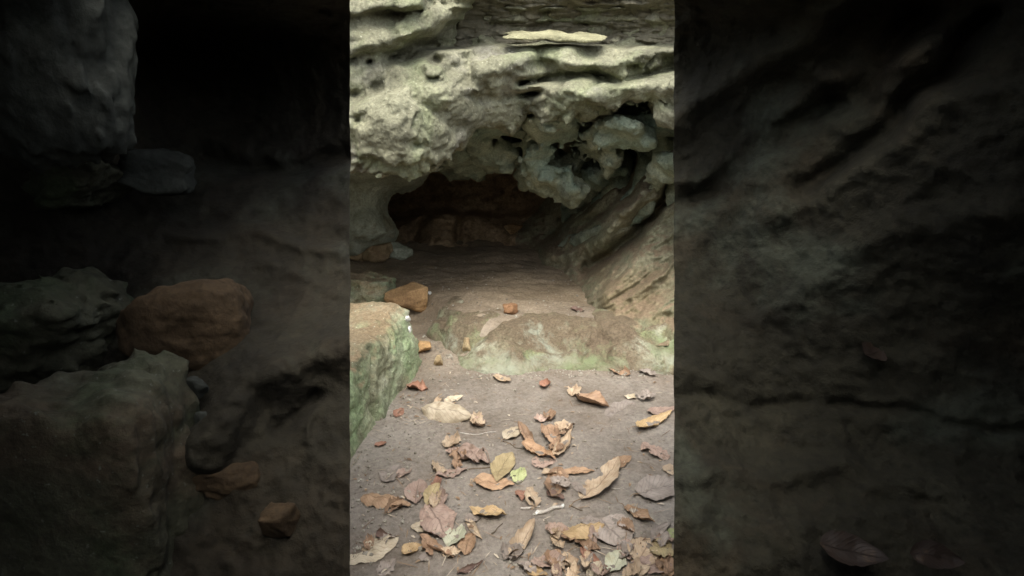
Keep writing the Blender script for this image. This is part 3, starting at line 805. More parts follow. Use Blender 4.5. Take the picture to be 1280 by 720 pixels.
# ------------------------------------------------------------------ leaves
def leaf_mesh(name, L, W, mat, seed, curl=0.6, bend=0.3, crinkle=0.006, torn=0.0, roll=0.0, shape=0.75, pitch=0.0):
    rs = np.random.RandomState(seed)
    nu, nv = 22, 12
    s = np.linspace(0, 1, nu)[:, None]; c = np.linspace(-1, 1, nv)[None, :]
    prof = np.sin(np.pi*np.clip(s, 0, 1)**shape)**0.72
    prof = np.maximum(prof, 0.02)
    ed = 1 + 0.10*perlin(np.stack([s*5+seed*3.3+0*c, np.sign(c)*2+0*s, 0*s+0*c+seed*0.7], -1)) + torn*perlin(np.stack([s*9+seed*1.3+0*c, np.sign(c)*4+0*s, 0*s+0*c+seed*1.7], -1))*np.abs(c)
    w = W*0.5*prof*ed
    cl = curl*(0.75+0.5*s)*(1+0.35*rs.uniform(-1, 1)*np.sign(c))
    ang = c*cl
    den = np.where(np.abs(cl) < 1e-3, 1e-3, cl)
    y = np.sin(ang)/den*w
    z = (1-np.cos(ang))/den*w
    x0 = (s-0.5)*L + 0*c
    # bend along the length
    k = bend/L
    if abs(bend) > 1e-3:
        a = x0*k
        x = np.sin(a)/k - z*np.sin(a); zz = (1-np.cos(a))/k + z*np.cos(a)
    else:
        x, zz = x0, z
    y = y + 0.06*L*rs.uniform(-1, 1)*np.sin(np.pi*s)
    P = np.stack([x0, y, 0*x0+seed*0.9], -1)
    zz = zz + crinkle*fbm(P, 16, 3, 0.6, seed*0.3) + 0.10*crinkle*np.sin(s*60-np.abs(c)*8)
    x = x + crinkle*0.5*fbm(P, 14, 2, 0.6, seed*0.3+4)
    V = np.stack([x, y, zz], -1).reshape(-1, 3)
    r = math.radians(roll); pch = math.radians(pitch)
    V = V@np.array([[1, 0, 0], [0, math.cos(r), math.sin(r)], [0, -math.sin(r), math.cos(r)]])
    V = V@np.array([[math.cos(pch), 0, math.sin(pch)], [0, 1, 0], [-math.sin(pch), 0, math.cos(pch)]])
    uv = np.stack([s+0*c, 0.5+0.5*c+0*s], -1).reshape(-1, 2)
    zmin = np.percentile(V[:, 2], 6)
    V[:, 2] -= zmin
    faces = grid_faces(nu, nv)
    if torn > 0.25:
        cen = uv[faces].mean(1)
        keep = perlin(np.stack([cen[:, 0]*5+seed, cen[:, 1]*4, 0*cen[:, 0]+seed*0.5], -1)) > -0.42
        faces = faces[keep]
    o = link_mesh(name, V, faces, mat, uvs=uv)
    return o, V[:nv].mean(0), V[nv:2*nv].mean(0)

def tube(name, pts, r0, r1, mat, parent=None, seg=6):
    pts = [Vector(p) for p in pts]; vs = []; fs = []
    for i, p in enumerate(pts):
        d = (pts[min(i+1, len(pts)-1)]-pts[max(i-1, 0)]).normalized()
        a = d.cross(Vector((0, 0, 1)))
        if a.length < 1e-3: a = Vector((1, 0, 0))
        a.normalize(); b = d.cross(a)
        r = r0+(r1-r0)*i/(len(pts)-1)
        for k in range(seg):
            th = 2*math.pi*k/seg
            vs.append(p + a*math.cos(th)*r + b*math.sin(th)*r)
    for i in range(len(pts)-1):
        for k in range(seg):
            fs.append((i*seg+k, i*seg+(k+1) % seg, (i+1)*seg+(k+1) % seg, (i+1)*seg+k))
    fs.append(tuple(range(seg))[::-1]); fs.append(tuple((len(pts)-1)*seg+k for k in range(seg)))
    return link_mesh(name, vs, fs, mat, parent)

stem_mat = rock_material('leaf_stem', (0.12, 0.08, 0.045), (0.22, 0.15, 0.09), (0.32, 0.23, 0.14), s1=8, seed=95, bump=0.3, obj_space=True)
def leaf(u, v, L, W, ang, mat, label, curl=0.6, bend=0.4, crinkle=0.01, torn=0.1, roll=0.0, stem=False, lift=0.0, shape=0.75, pitch=0.0, group=None):
    seed = int(u*7 + v*13) % 997
    L *= 1.10; W *= 1.12; curl *= 0.95; crinkle = crinkle*1.25+0.004; lift -= 0.001; torn = max(torn, 0.16)
    shape = 0.6 + 0.5*((seed*37) % 100)/100.0
    a = math.radians(ang)
    p, t = gpt(u, v)
    pa, _ = gpt(u - L/2*math.cos(a), v + L/2*math.sin(a)); pb, _ = gpt(u + L/2*math.cos(a), v - L/2*math.sin(a))
    dv = (pb-pa)[:2]
    Lw = float(np.hypot(*dv)); Lmax = L*t/F*1.45
    Lw = min(Lw, Lmax)*1.05
    Ww = W*t/F*1.45
    o, base, nxt = leaf_mesh('fallen_leaf', Lw, Ww, LM[mat], seed, curl, bend, crinkle, torn, roll, shape, pitch)
    rz = math.atan2(dv[1], dv[0])
    o.location = (float(p[0]), float(p[1]), float(p[2]) + 0.002 + lift)
    o.rotation_euler = (0, 0, rz)
    tag(o, label, 'leaf', group or 'fallen leaves on the dirt')
    if stem:
        d = (base-nxt); d /= np.linalg.norm(d)+1e-9
        e = base + d*Lw*0.22; e[2] = max(0.003, e[2])
        mid = (base+e)/2 + np.array([0, Lw*0.02, 0.004])
        tube('leaf_stalk', [tuple(nxt), tuple(base), tuple(mid), tuple(e)], 0.0022, 0.0013, stem_mat, o)
    return o

LEAVES = [
 (557, 521, 58, 24, -12, 'pale', 'large pale ribbed curled leaf right of the lichen boulder', dict(curl=-0.9, bend=-0.7, crinkle=.016, roll=18)),
 (739, 503, 40, 26, -25, 'brown', 'cupped brown leaf with tan rim in the middle of the dirt near the ledge', dict(curl=1.1, bend=0.5, crinkle=.012, roll=-22)),
 (775, 514, 34, 20, 25, 'grey', 'flat dull leaf just right of the cupped brown leaf', dict(curl=.25, bend=.2)),
 (827, 515, 32, 12, 8, 'pink', 'narrow pinkish leaf lying above the golden curled leaf at the right', dict(curl=.5)),
 (818, 530, 44, 15, 28, 'gold', 'curled golden leaf at the right with a hooked stalk end', dict(curl=1.3, bend=.8, stem=True)),
 (818, 566, 34, 15, -22, 'pink', 'torn greyish pink leaf below the golden curled leaf at the right', dict(curl=.5, torn=.5, crinkle=.02)),
 (640, 543, 22, 15, 40, 'pale', 'small bleached leaf with a long dark looping stalk', dict(curl=.8, stem=True)),
 (657, 549, 38, 12, -65, 'brown', 'curled reddish brown leaf standing beside the bleached one', dict(curl=1.5, bend=.7, roll=10)),
 (674, 568, 40, 15, -25, 'orange', 'narrow orange brown leaf below the curled reddish one', dict(curl=1.1, bend=.5, crinkle=.015)),
 (690, 548, 30, 15, -60, 'brown', 'brown leaf tucked behind the upright tan crescent leaf', dict(curl=.8, crinkle=.02)),
 (703, 560, 36, 15, 55, 'tan', 'upright tan crescent leaf with pointed tip', dict(curl=1.3, bend=.9, roll=-20)),
 (594, 575, 38, 22, -20, 'pink', 'crumpled brown pink leaf left of the olive leaf', dict(curl=.9, crinkle=.035, torn=.4)),
 (631, 588, 36, 18, 60, 'olive', 'olive brown leaf resting across a flat reddish leaf', dict(curl=.5, bend=.4, lift=.012)),
 (618, 604, 44, 19, -8, 'orange', 'flat reddish tan leaf under the olive brown leaf', dict(curl=.2, bend=.1)),
 (649, 596, 22, 13, 80, 'green', 'small yellow green leaf in the middle of the litter', dict(curl=.6, torn=.3)),
 (565, 593, 36, 11, 12, 'pink', 'thin flat pinkish leaf above the mauve leaf pair', dict(curl=.2, torn=.3)),
 (687, 594, 18, 10, 0, 'tan', 'tiny curled tan leaf touching a jagged brown leaf', dict(curl=1.2)),
 (693, 603, 36, 20, 80, 'brown', 'jagged tan brown leaf left of the largest tan leaf', dict(curl=.5, torn=.4, crinkle=.015)),
 (680, 580, 28, 15, 10, 'pink', 'dull flat leaf just under the orange brown narrow leaf', dict(curl=.3, torn=.3)),
 (720, 591, 40, 9, 4, 'orange', 'slim flat brown leaf pointing at the largest tan leaf', dict(curl=.4)),
 (752, 599, 62, 23, 48, 'tan', 'largest tan leaf with clear midrib standing up at right of centre', dict(curl=.45, bend=.25, roll=-14, crinkle=.006, stem=True)),
 (777, 581, 24, 12, 30, 'orange', 'orange tan leaf showing behind the tip of the largest tan leaf', dict(curl=.5)),
 (490, 594, 28, 15, 40, 'grey', 'small grey brown leaf above the long orange leaf at left', dict(curl=.5, torn=.5)),
 (505, 592, 18, 9, 30, 'pink', 'tiny pinkish leaf right of a small grey brown one', dict(curl=.4)),
 (522, 617, 26, 20, 80, 'pink', 'mauve brown leaf at the right end of the long orange leaf', dict(curl=.6, bend=.5)),
 (541, 620, 28, 12, 62, 'olive', 'yellow olive leaf leaning beside the mauve brown leaf', dict(curl=.8, bend=.4, roll=15)),
 (545, 603, 18, 8, 70, 'red', 'small reddish leaf above the yellow olive leaf', dict(curl=.5)),
 (483, 627, 58, 19, -14, 'orange', 'long orange brown leaf arching at the left', dict(curl=-0.8, bend=-0.6, crinkle=.01)),
 (653, 620, 17, 13, 10, 'red', 'small dark red leaf scrap near the white tipped twig', dict(curl=.6, crinkle=.02)),
 (695, 622, 22, 10, -30, 'dark', 'small purple brown leaf below the jagged tan one', dict(curl=.6)),
 (723, 613, 24, 8, -50, 'grey', 'dull narrow leaf at the foot of the largest tan leaf', dict(curl=.8)),
 (798, 645, 40, 17, -32, 'orange', 'bright orange curled leaf with a long pale stalk end', dict(curl=1.2, bend=.7, stem=True, roll=-15)),
 (826, 613, 50, 28, 12, 'grey', 'broad flat grey leaf at the right end of the path', dict(curl=.2, bend=.15, stem=True)),
 (838, 588, 16, 11, 10, 'tan', 'small tan leaf at the far right above the broad grey leaf', dict(curl=.4)),
 (610, 644, 42, 18, -8, 'gold', 'mottled golden yellow leaf with pale tip left of the twig', dict(curl=.7, bend=.4, roll=-10)),
 (547, 653, 42, 30, -60, 'pink', 'broad greyish pink leaf in the left cluster', dict(curl=.5, crinkle=.02, torn=.2)),
 (529, 662, 28, 12, -5, 'pale', 'pale cream leaf against the broad greyish pink leaf', dict(curl=.6)),
 (569, 671, 28, 18, 55, 'sage', 'pale sage green leaf beside the broad greyish pink leaf', dict(curl=.5, roll=-8)),
 (586, 682, 28, 15, 70, 'orange', 'orange brown leaf right of the sage green leaf', dict(curl=.7, crinkle=.015)),
 (593, 662, 28, 8, -55, 'tan', 'rolled tan leaf strip above the orange brown leaf', dict(curl=1.4)),
 (590, 652, 18, 10, 20, 'grey', 'curled silvery leaf scrap below the mottled golden leaf', dict(curl=1.0, crinkle=.02)),
 (651, 677, 52, 16, 52, 'tan', 'long twisted tan leaf with a crumpled grey foot', dict(curl=1.2, bend=.6, crinkle=.015)),
 (643, 697, 24, 17, 20, 'grey', 'crumpled grey leaf at the foot of the long twisted leaf', dict(curl=.9, crinkle=.03, torn=.3)),
 (729, 665, 46, 22, 15, 'gold', 'domed golden orange leaf with dark edge right of the twig', dict(curl=-0.8, bend=-0.4, roll=-12, stem=True)),
 (738, 653, 20, 9, 10, 'grey', 'silvery leaf scrap with a hole behind the domed golden leaf', dict(curl=.5, torn=.3)),
 (770, 667, 44, 34, -40, 'grey', 'broad grey brown leaf right of the domed golden leaf', dict(curl=.3, crinkle=.015)),
 (784, 690, 24, 14, -80, 'pink', 'dull pinkish leaf below the broad grey brown leaf', dict(curl=.4, stem=True)),
 (516, 688, 28, 14, 18, 'gold', 'yellow tan leaf curled like a cup in the left foreground', dict(curl=1.1, bend=.6)),
 (546, 685, 46, 11, -35, 'brown', 'slim rolled brown leaf right of the yellow cup leaf', dict(curl=1.5, bend=.3)),
 (533, 697, 16, 9, 45, 'grey', 'small grey leaf scrap under the slim rolled leaf', dict(curl=.3)),
 (467, 690, 62, 22, 26, 'pale', 'large pale tan leaf at the lower left of the path', dict(curl=-0.5, bend=-0.3, crinkle=.012, stem=True)),
 (480, 671, 18, 10, 0, 'dark', 'dark curled scrap of leaf behind the large pale tan leaf', dict(curl=1.4)),
 (484, 712, 22, 14, 30, 'grey', 'grey leaf scrap in the lower left foreground', dict(curl=.6, torn=.4)),
 (587, 712, 34, 8, 25, 'dark', 'dark rolled leaf at the lower centre left', dict(curl=1.6)),
 (684, 706, 36, 16, 15, 'pink', 'pinkish brown leaf at the bottom centre of the path', dict(curl=.8, crinkle=.02)),
 (670, 716, 26, 12, -15, 'gold', 'yellowish leaf at the very bottom centre', dict(curl=.6)),
 (706, 705, 24, 10, 30, 'grey', 'grey folded leaf right of the pinkish brown leaf', dict(curl=1.2)),
 (738, 687, 28, 13, -10, 'brown', 'curled brown leaf below the domed golden leaf', dict(curl=1.4, crinkle=.02)),
 (740, 701, 36, 14, -45, 'red', 'reddish brown curled leaf above the bottom middle right', dict(curl=1.2, bend=.6)),
 (744, 716, 20, 14, 60, 'pale', 'pale folded leaf at the bottom middle right', dict(curl=1.0)),
 (768, 705, 26, 17, 60, 'sage', 'greyish sage leaf between two curled brown leaves at the bottom', dict(curl=.5)),
 (803, 690, 32, 24, 60, 'tan', 'tan brown leaf standing against the lower right heap', dict(curl=.5, roll=10)),
 (826, 668, 34, 12, 50, 'grey', 'narrow grey curled leaf above the lower right heap', dict(curl=1.1)),
 (830, 690, 34, 24, -20, 'olive', 'mottled olive tan leaf in the lower right heap', dict(curl=.5, crinkle=.02)),
 (815, 708, 44, 18, -10, 'pink', 'pinkish leaf in front of the lower right heap', dict(curl=.5)),
 (796, 716, 30, 14, 15, 'tan', 'tan leaf at the bottom edge of the lower right heap', dict(curl=.7)),
 (836, 712, 22, 18, 70, 'orange', 'orange tan leaf at the bottom right corner of the path', dict(curl=.8)),
 (840, 670, 16, 12, 60, 'green', 'small pale green leaf at the right end of the lower heap', dict(curl=.6)),
 (773, 465, 28, 13, -22, 'brown', 'brown curled leaf at the foot of the ledge on the right', dict(curl=1.0, bend=.5)),
 (809, 467, 22, 10, -20, 'grey', 'grey leaf scrap right of the brown leaf under the ledge', dict(curl=.7, torn=.3)),
 (681, 482, 18, 11, 75, 'red', 'small upright reddish leaf in the dirt below the ledge', dict(curl=1.3, bend=.8)),
 (627, 475, 20, 9, -25, 'tan', 'pale orange leaf against the base of the ledge', dict(curl=.6)),
 (788, 497, 13, 9, -20, 'pale', 'tiny cream leaf beyond the flat dull leaf', dict(curl=.8)),
 (677, 526, 18, 9, 10, 'pink', 'small brownish leaf scrap left of a twin scrap', dict(curl=.6, crinkle=.02)),
 (688, 521, 16, 11, 80, 'brown', 'small crumpled brown scrap above the tan crescent leaf', dict(curl=.9, crinkle=.02)),
 (567, 500, 22, 8, 15, 'pale', 'pale straw coloured leaf strip beyond the large ribbed leaf', dict(curl=.9)),
 (547, 501, 20, 6, 60, 'tan', 'thin tan leaf strip left of the straw coloured one', dict(curl=.9)),
 (522, 486, 22, 14, -10, 'red', 'reddish brown curled leaf by the foot of the lichen boulder', dict(curl=1.2, crinkle=.02)),
 (498, 517, 13, 9, 60, 'red', 'tiny reddish leaf close against the lichen boulder front', dict(curl=.6)),
 (475, 557, 13, 9, 0, 'red', 'tiny brown pink leaf below the lichen boulder front', dict(curl=.6)),
 (781, 386, 13, 8, 20, 'orange', 'small orange leaf on the cave floor by the side wall', dict(curl=1.0)),
 (722, 388, 15, 7, -15, 'dark', 'dark little leaf on the cave floor above the ledge', dict(curl=.6)),
]
for (u, v, L, W, ang, mat, lab, kw) in LEAVES:
    leaf(u, v, L, W, ang, mat, lab, **kw)

# small torn scraps between the larger leaves and thick litter towards the lower right
rsf = np.random.RandomState(12)
for k in range(46):
    if k < 20: u, v = rsf.uniform(690, 842), 655 + 68*rsf.uniform()**0.7
    elif k < 36: u, v = rsf.uniform(450, 842), rsf.uniform(560, 720)
    else: u, v = rsf.uniform(520, 842), rsf.uniform(475, 600)
    leaf(u, v, rsf.uniform(12, 26), rsf.uniform(8, 15), rsf.uniform(0, 180), ['tan', 'pink', 'brown', 'tan', 'grey', 'brown'][k % 6],
         'small torn scrap of dry leaf lying between the larger leaves', curl=rsf.uniform(.3, 1.2), crinkle=.02, torn=.55, lift=rsf.uniform(0, .012), group='torn leaf scraps on the dirt')

# ------------------------------------------------------------------ twigs and fine litter
def twig(u0, v0, u1, v1, r, mat, label, sag=0.0, name='twig'):
    a, _ = gpt(u0, v0); b, _ = gpt(u1, v1)
    mid = (a+b)/2
    pts = []
    for k in range(7):
        f = k/6
        q = a*(1-f)+b*f
        z = float(zfloor(q[0], q[1])) + r*0.8
        n = np.array([-(b-a)[1], (b-a)[0], 0])
        q = q + n*0.10*math.sin(f*3.1+u0)*f*(1-f)*2 + n*0.02*math.sin(f*9+v0)
        pts.append((q[0]-mid[0], q[1]-mid[1], z-mid[2]))
    o = tube(name, pts, r, r*0.7, mat)
    o.location = tuple(map(float, mid))
    tag(o, label, 'twig', 'twigs on the dirt')
    return o
pale_twig = rock_material('bleached_twig', (0.35, 0.31, 0.26), (0.48, 0.44, 0.38), (0.62, 0.58, 0.52), s1=9, seed=97, bump=0.4)
dark_twig = rock_material('dark_twig', (0.06, 0.045, 0.03), (0.13, 0.10, 0.07), (0.22, 0.17, 0.12), s1=9, seed=98, bump=0.4)
o = twig(671, 643, 703, 635, 0.009, pale_twig, 'short bleached twig with white broken ends')
b0, _ = gpt(671, 643); b1, _ = gpt(703, 635)
for q in (b0, b1):
    e = rock('broken_end', (float(q[0]-o.location.x), float(q[1]-o.location.y), float(q[2]-o.location.z)+0.009), (0.011, 0.0075, 0.008), 0.4, 3, 7, 14, M['whitebit'], 0.1, 0.2)
    e.parent = o
twig(575, 542, 620, 540, 0.0035, pale_twig, 'long thin pale twig below the large ribbed leaf')
twig(651, 637, 675, 634, 0.006, pale_twig, 'short flat pale sliver left of the bleached twig')
twig(629, 552, 653, 562, 0.003, dark_twig, 'dark bowed twig by the bleached leaf')
twig(598, 525, 608, 531, 0.003, pale_twig, 'tiny straight straw right of the large ribbed leaf')
twig(560, 593, 622, 583, 0.004, dark_twig, 'slender dark twig crossing behind the flat reddish leaf')
twig(712, 632, 728, 639, 0.003, dark_twig, 'short dark twig left of the domed golden leaf')
twig(615, 668, 628, 655, 0.003, dark_twig, 'short dark twig right of the orange brown leaf')
twig(792, 620, 803, 620, 0.004, dark_twig, 'stubby dark twig left of the broad grey leaf')
twig(780, 712, 786, 690, 0.004, dark_twig, 'dark upright lying twig in the lower right foreground')
twig(764, 611, 780, 611, 0.003, pale_twig, 'pale straw at the foot of the largest tan leaf')
twig(776, 657, 787, 657, 0.003, pale_twig, 'pale straw above the broad grey brown leaf')

def litter():
    rs = np.random.RandomState(4)
    vs, fs = [], []
    n = 0
    while n < 520:
        u = rs.uniform(440, 842); v = 466 + (720-466)*rs.uniform()**0.8
        if rs.uniform() < 0.35: u = 500 + rs.exponential(60); v = rs.uniform(440, 530)
        if u > 842: continue
        p, t = gpt(u, v)
        L = rs.uniform(0.010, 0.045) if rs.uniform() < 0.75 else rs.uniform(0.04, 0.10)
        W = L*rs.uniform(0.25, 0.6) if L < 0.03 else rs.uniform(0.002, 0.0045)
        a = rs.uniform(0, math.pi*2); d = np.array([math.cos(a), math.sin(a)]); e = np.array([-d[1], d[0]])
        b = len(vs)
        tilt = rs.uniform(-0.3, 0.3)
        for (i, j, k) in [(-1, -.6, 0), (0, -1, 1), (1, -.3, 0), (1, .4, 0), (0.1, 1, 1), (-1, .5, 0)]:
            x, y = p[:2] + d*L*0.5*i + e*W*0.5*j
            vs.append((x, y, float(p[2]) + 0.004 + k*W*0.3 + tilt*L*0.3*i + 0.1*L*abs(tilt)*2))
        fs.append((b, b+1, b+4, b+5)); fs.append((b+1, b+2, b+3, b+4))
        n += 1
    m, nt, bs = new_mat('leaf_crumbs')
    N = NB(nt)
    col = N.ramp(N.noise(11, 2, .5, 2), [(0.35, (0.13, 0.08, 0.05)), (0.5, (0.30, 0.21, 0.13)), (0.62, (0.50, 0.43, 0.33))])
    nt.links.new(col, bs.inputs['Base Color'])
    o = link_mesh('leaf_litter', vs, fs, m, smooth=False)
    tag(o, 'scattered straw and crumbled leaf bits on the dirt', 'litter', kind='stuff')
litter()

def gravel():
    rs = np.random.RandomState(9)
    ico = [(0,0,1),(0.89,0,0.45),(0.28,0.85,0.45),(-0.72,0.53,0.45),(-0.72,-0.53,0.45),(0.28,-0.85,0.45),(0.72,0.53,-0.45),(-0.28,0.85,-0.45),(-0.89,0,-0.45),(-0.28,-0.85,-0.45),(0.72,-0.53,-0.45),(0,0,-1)]
    tri = [(0,1,2),(0,2,3),(0,3,4),(0,4,5),(0,5,1),(1,6,2),(2,7,3),(3,8,4),(4,9,5),(5,10,1),(6,7,2),(7,8,3),(8,9,4),(9,10,5),(10,6,1),(11,7,6),(11,8,7),(11,9,8),(11,10,9),(11,6,10)]
    vs, fs = [], []
    for k in range(1150):
        if k >= 900:
            u = rs.uniform(445, 800); v = rs.uniform(322, 400)
        elif k >= 560:
            x = rs.uniform(-0.75, 1.15); y = float(ledge_y(x)) - abs(rs.normal())*0.10 + 0.02
            t = None
        elif k < 300:
            v = rs.uniform(470, 720); u = 440 + abs(rs.normal())*45 + 40*(v < 560)
        elif k < 430:
            u = rs.uniform(440, 842); v = rs.uniform(470, 720)
        else:
            u = rs.uniform(520, 842); v = rs.uniform(345, 410)
        if 560 <= k < 900: p = np.array([x, y, zquick(x, y)])
        else: p, t = gpt(u, v)
        r = rs.uniform(0.003, 0.009) if rs.uniform() < 0.93 else rs.uniform(0.009, 0.015)
        b = len(vs)
        sc = rs.uniform(0.6, 1.3, 3)
        for q in ico:
            j = rs.uniform(0.75, 1.2)
            vs.append((p[0]+q[0]*r*sc[0]*j, p[1]+q[1]*r*sc[1]*j, p[2]+q[2]*r*0.8*j + r*0.35))
        fs += [(a+b, c+b, d+b) for a, c, d in tri]
    m = rock_material('gravel_grit', (0.12, 0.10, 0.08), (0.27, 0.24, 0.19), (0.50, 0.48, 0.40), s1=14, seed=99, bump=0.3)
    o = link_mesh('gravel', vs, fs, m, smooth=False)
    tag(o, 'loose grit and tiny pebbles on the dirt', 'gravel', kind='stuff')
gravel()

# ------------------------------------------------------------------ added passage around the camera, made up to keep the sides dark
def edge_wobble(v, seed):
    return 2.4*perlin(np.stack([v/55, 0*v+seed, 0*v], -1)) + 0.8*perlin(np.stack([v/14, 0*v+seed, 0*v+3], -1))

def flank(name, ctrl, feats, side, seed, label):  # made-up rock that fills the dark sides of the view
    """An added rock mass with a concave face towards the added passage; closed with a back face and an edge."""
    fT = rbf(ctrl)
    inner = 437.5 if side < 0 else 842.5
    nu, nv = 250, 330
    a = np.linspace(0, 1, nu)[:, None]; vs = np.linspace(-60, 1080, nv)[None, :]
    v = vs + 0*a
    e = inner + edge_wobble(v, seed)
    outer = -430 if side < 0 else 1710
    u = e + (outer-e)*(a**1.25)
    t = fT(u, v)
    wu = u + 14*perlin(np.stack([u/70, v/70, 0*u+seed], -1)); wv = v + 14*perlin(np.stack([u/70, v/70, 0*u+seed+5], -1))
    for poly, amp, w in feats:
        d, s = pl_dist(poly, wu, wv)
        t = t + (0.6 if side > 0 else 1.0)*amp*np.exp(-(d/w)**2)
    P = pt(u, v, t)
    t = t + 0.03*fbm(P, 3.0, 4, .5, seed) - 0.012*ridged(P, 8, 3, .55, seed+2) + 0.006*fbm(P, 26, 2, .6, seed)
    t = np.clip(t, 0.62, 3.0)
    Pf = pt(u, v, t).reshape(-1, 3)
    Pb = pt(u, v, t + 0.10 + 0.25*np.clip(a*3, 0, 1)).reshape(-1, 3)
    flip = side > 0
    Ff = grid_faces(nu, nv, not flip)
    Fb = grid_faces(nu, nv, flip) + nu*nv
    rim = []
    def strip(ids, fl):
        for x, y in zip(ids[:-1], ids[1:]):
            q = (x, y, y+nu*nv, x+nu*nv); rim.append(q[::-1] if fl else q)
    strip(np.arange(nv), not flip)
    strip(np.arange(nv)+(nu-1)*nv, flip)
    strip(np.arange(nu)*nv, flip); strip(np.arange(nu)*nv+nv-1, not flip)
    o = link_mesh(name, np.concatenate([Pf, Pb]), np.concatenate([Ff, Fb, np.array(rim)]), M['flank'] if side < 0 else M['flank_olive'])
    tag(o, label, 'rock')
    return fT
TL = flank('added_rock_wall', [(-430, -60, 0.9), (-430, 400, 1.1), (-430, 1080, 0.9), (-150, -60, 0.9), (-150, 300, 1.25), (-150, 700, 1.1), (0, -60, 0.95), (0, 100, 1.25), (0, 250, 1.4), (0, 430, 1.35), (0, 720, 1.1), (0, 1080, 0.95),
    (80, 60, 1.2), (80, 160, 1.25), (190, 60, 1.7), (190, 170, 1.7), (300, 80, 1.85), (300, 180, 1.85), (420, 100, 1.75), (420, 180, 1.8), (300, -60, 1.0), (438, -60, 1.0), (300, 0, 1.45), (438, 0, 1.4),
    (150, 240, 1.6), (300, 240, 1.7), (438, 240, 1.65), (200, 350, 1.45), (300, 350, 1.48), (438, 350, 1.45), (300, 500, 1.25), (438, 500, 1.22), (438, 720, 1.08), (300, 720, 1.1), (438, 1080, 0.98), (200, 1080, 0.96)],
    [([(200, 300), (320, 290), (430, 310)], -0.03, 10),
     ([(250, 560), (300, 480), (370, 440), (438, 425)], -0.10, 34), ([(345, 535), (400, 500)], 0.05, 10), ([(250, 200), (350, 215), (438, 190)], 0.08, 14)],
    -1, 3.0, 'added dark hollowed rock wall filling the left of the view')
TR = flank('added_rock_wall', [(842, -60, 1.0), (842, 0, 1.4), (842, 100, 1.6), (842, 250, 1.6), (842, 350, 1.55), (842, 450, 1.42), (842, 560, 1.32), (842, 650, 1.16), (842, 720, 1.12), (842, 1080, 0.98),
    (950, -60, 0.95), (950, 60, 1.45), (950, 250, 1.5), (950, 400, 1.45), (950, 500, 1.38), (950, 570, 1.32), (950, 650, 1.16), (1050, 0, 1.25), (1050, 200, 1.4), (1100, 420, 1.36), (1100, 520, 1.32), (1100, 580, 1.28), (1100, 660, 1.13), (1150, 100, 1.25), (1150, 250, 1.25),
    (1200, 0, 1.2), (1280, -60, 0.95), (1280, 100, 1.12), (1280, 250, 1.1), (1280, 400, 1.22), (1280, 500, 1.24), (1280, 600, 1.18), (1280, 680, 1.05), (1280, 1080, 0.92), (1710, -60, 0.9), (1710, 400, 1.0), (1710, 1080, 0.85), (1080, 1080, 0.95), (1080, 720, 1.1)],
    [([(1080, -20), (990, 60), (900, 110), (850, 150)], -0.12, 22), ([(1150, 20), (1080, 110), (960, 170), (870, 240)], 0.12, 18), ([(1160, 60), (1060, 110), (1030, 100)], -0.08, 18),
     ([(1240, 20), (1160, 110), (1080, 180), (1000, 240)], 0.13, 16), ([(1280, 110), (1180, 130), (1120, 170), (1060, 220), (960, 270)], -0.06, 22), ([(1000, 130), (930, 190), (860, 230)], -0.10, 16),
     ([(1260, 270), (1130, 280), (1050, 330), (980, 380)], -0.05, 20), ([(842, 497), (900, 500), (980, 505), (1080, 510), (1280, 540)], 0.03, 8), ([(860, 590), (950, 600), (1060, 585), (1180, 610)], -0.05, 18)],
    1, 9.0, 'added dark streaked rock wall filling the right of the view')

def blocker_roof():  # unseen ceiling added to keep skylight off the side walls
    xs = np.arange(-3.2, 3.21, 0.06); ys = np.linspace(0, 1, 60)
    X, S = np.meshgrid(xs, ys, indexing='ij')
    front = 1.02 + 0.0*X
    front = np.where(np.abs(X) < 0.75, 0.05 + 0.97*sstep(0.28, 0.70, np.abs(X)), front)
    front = front + 0.04*perlin(np.stack([X*3, 0*X, 0*X], -1))
    Y = -3.2 + (front+3.2)*S
    P = np.stack([X, Y, 0*X], -1)
    under = 1.86 + 0.35*sstep(0.6, -1.5, Y) - 0.25*sstep(1.2, 2.6, np.abs(X)) + 0.05*fbm(P, 2, 4, .5, 3)
    under = np.maximum(under, 1.70)
    top = under + 0.12
    a = np.stack([X, Y, under], -1).reshape(-1, 3); b = np.stack([X, Y, top], -1).reshape(-1, 3)
    n = len(a); nu, nv = len(xs), len(ys)
    rim = []
    for i in range(nu-1):
        for j in (0, nv-1):
            x = i*nv+j; y = (i+1)*nv+j
            rim.append((x, y, y+n, x+n) if j else (y, x, x+n, y+n))
    for j in range(nv-1):
        for i in (0, nu-1):
            x = i*nv+j; y = x+1
            rim.append((y, x, x+n, y+n) if i else (x, y, y+n, x+n))
    return link_mesh('blocker_ceiling', np.concatenate([a, b]), np.concatenate([grid_faces(nu, nv, True), grid_faces(nu, nv)+n, np.array(rim)]), M['flank'])
tag(blocker_roof(), kind='structure')
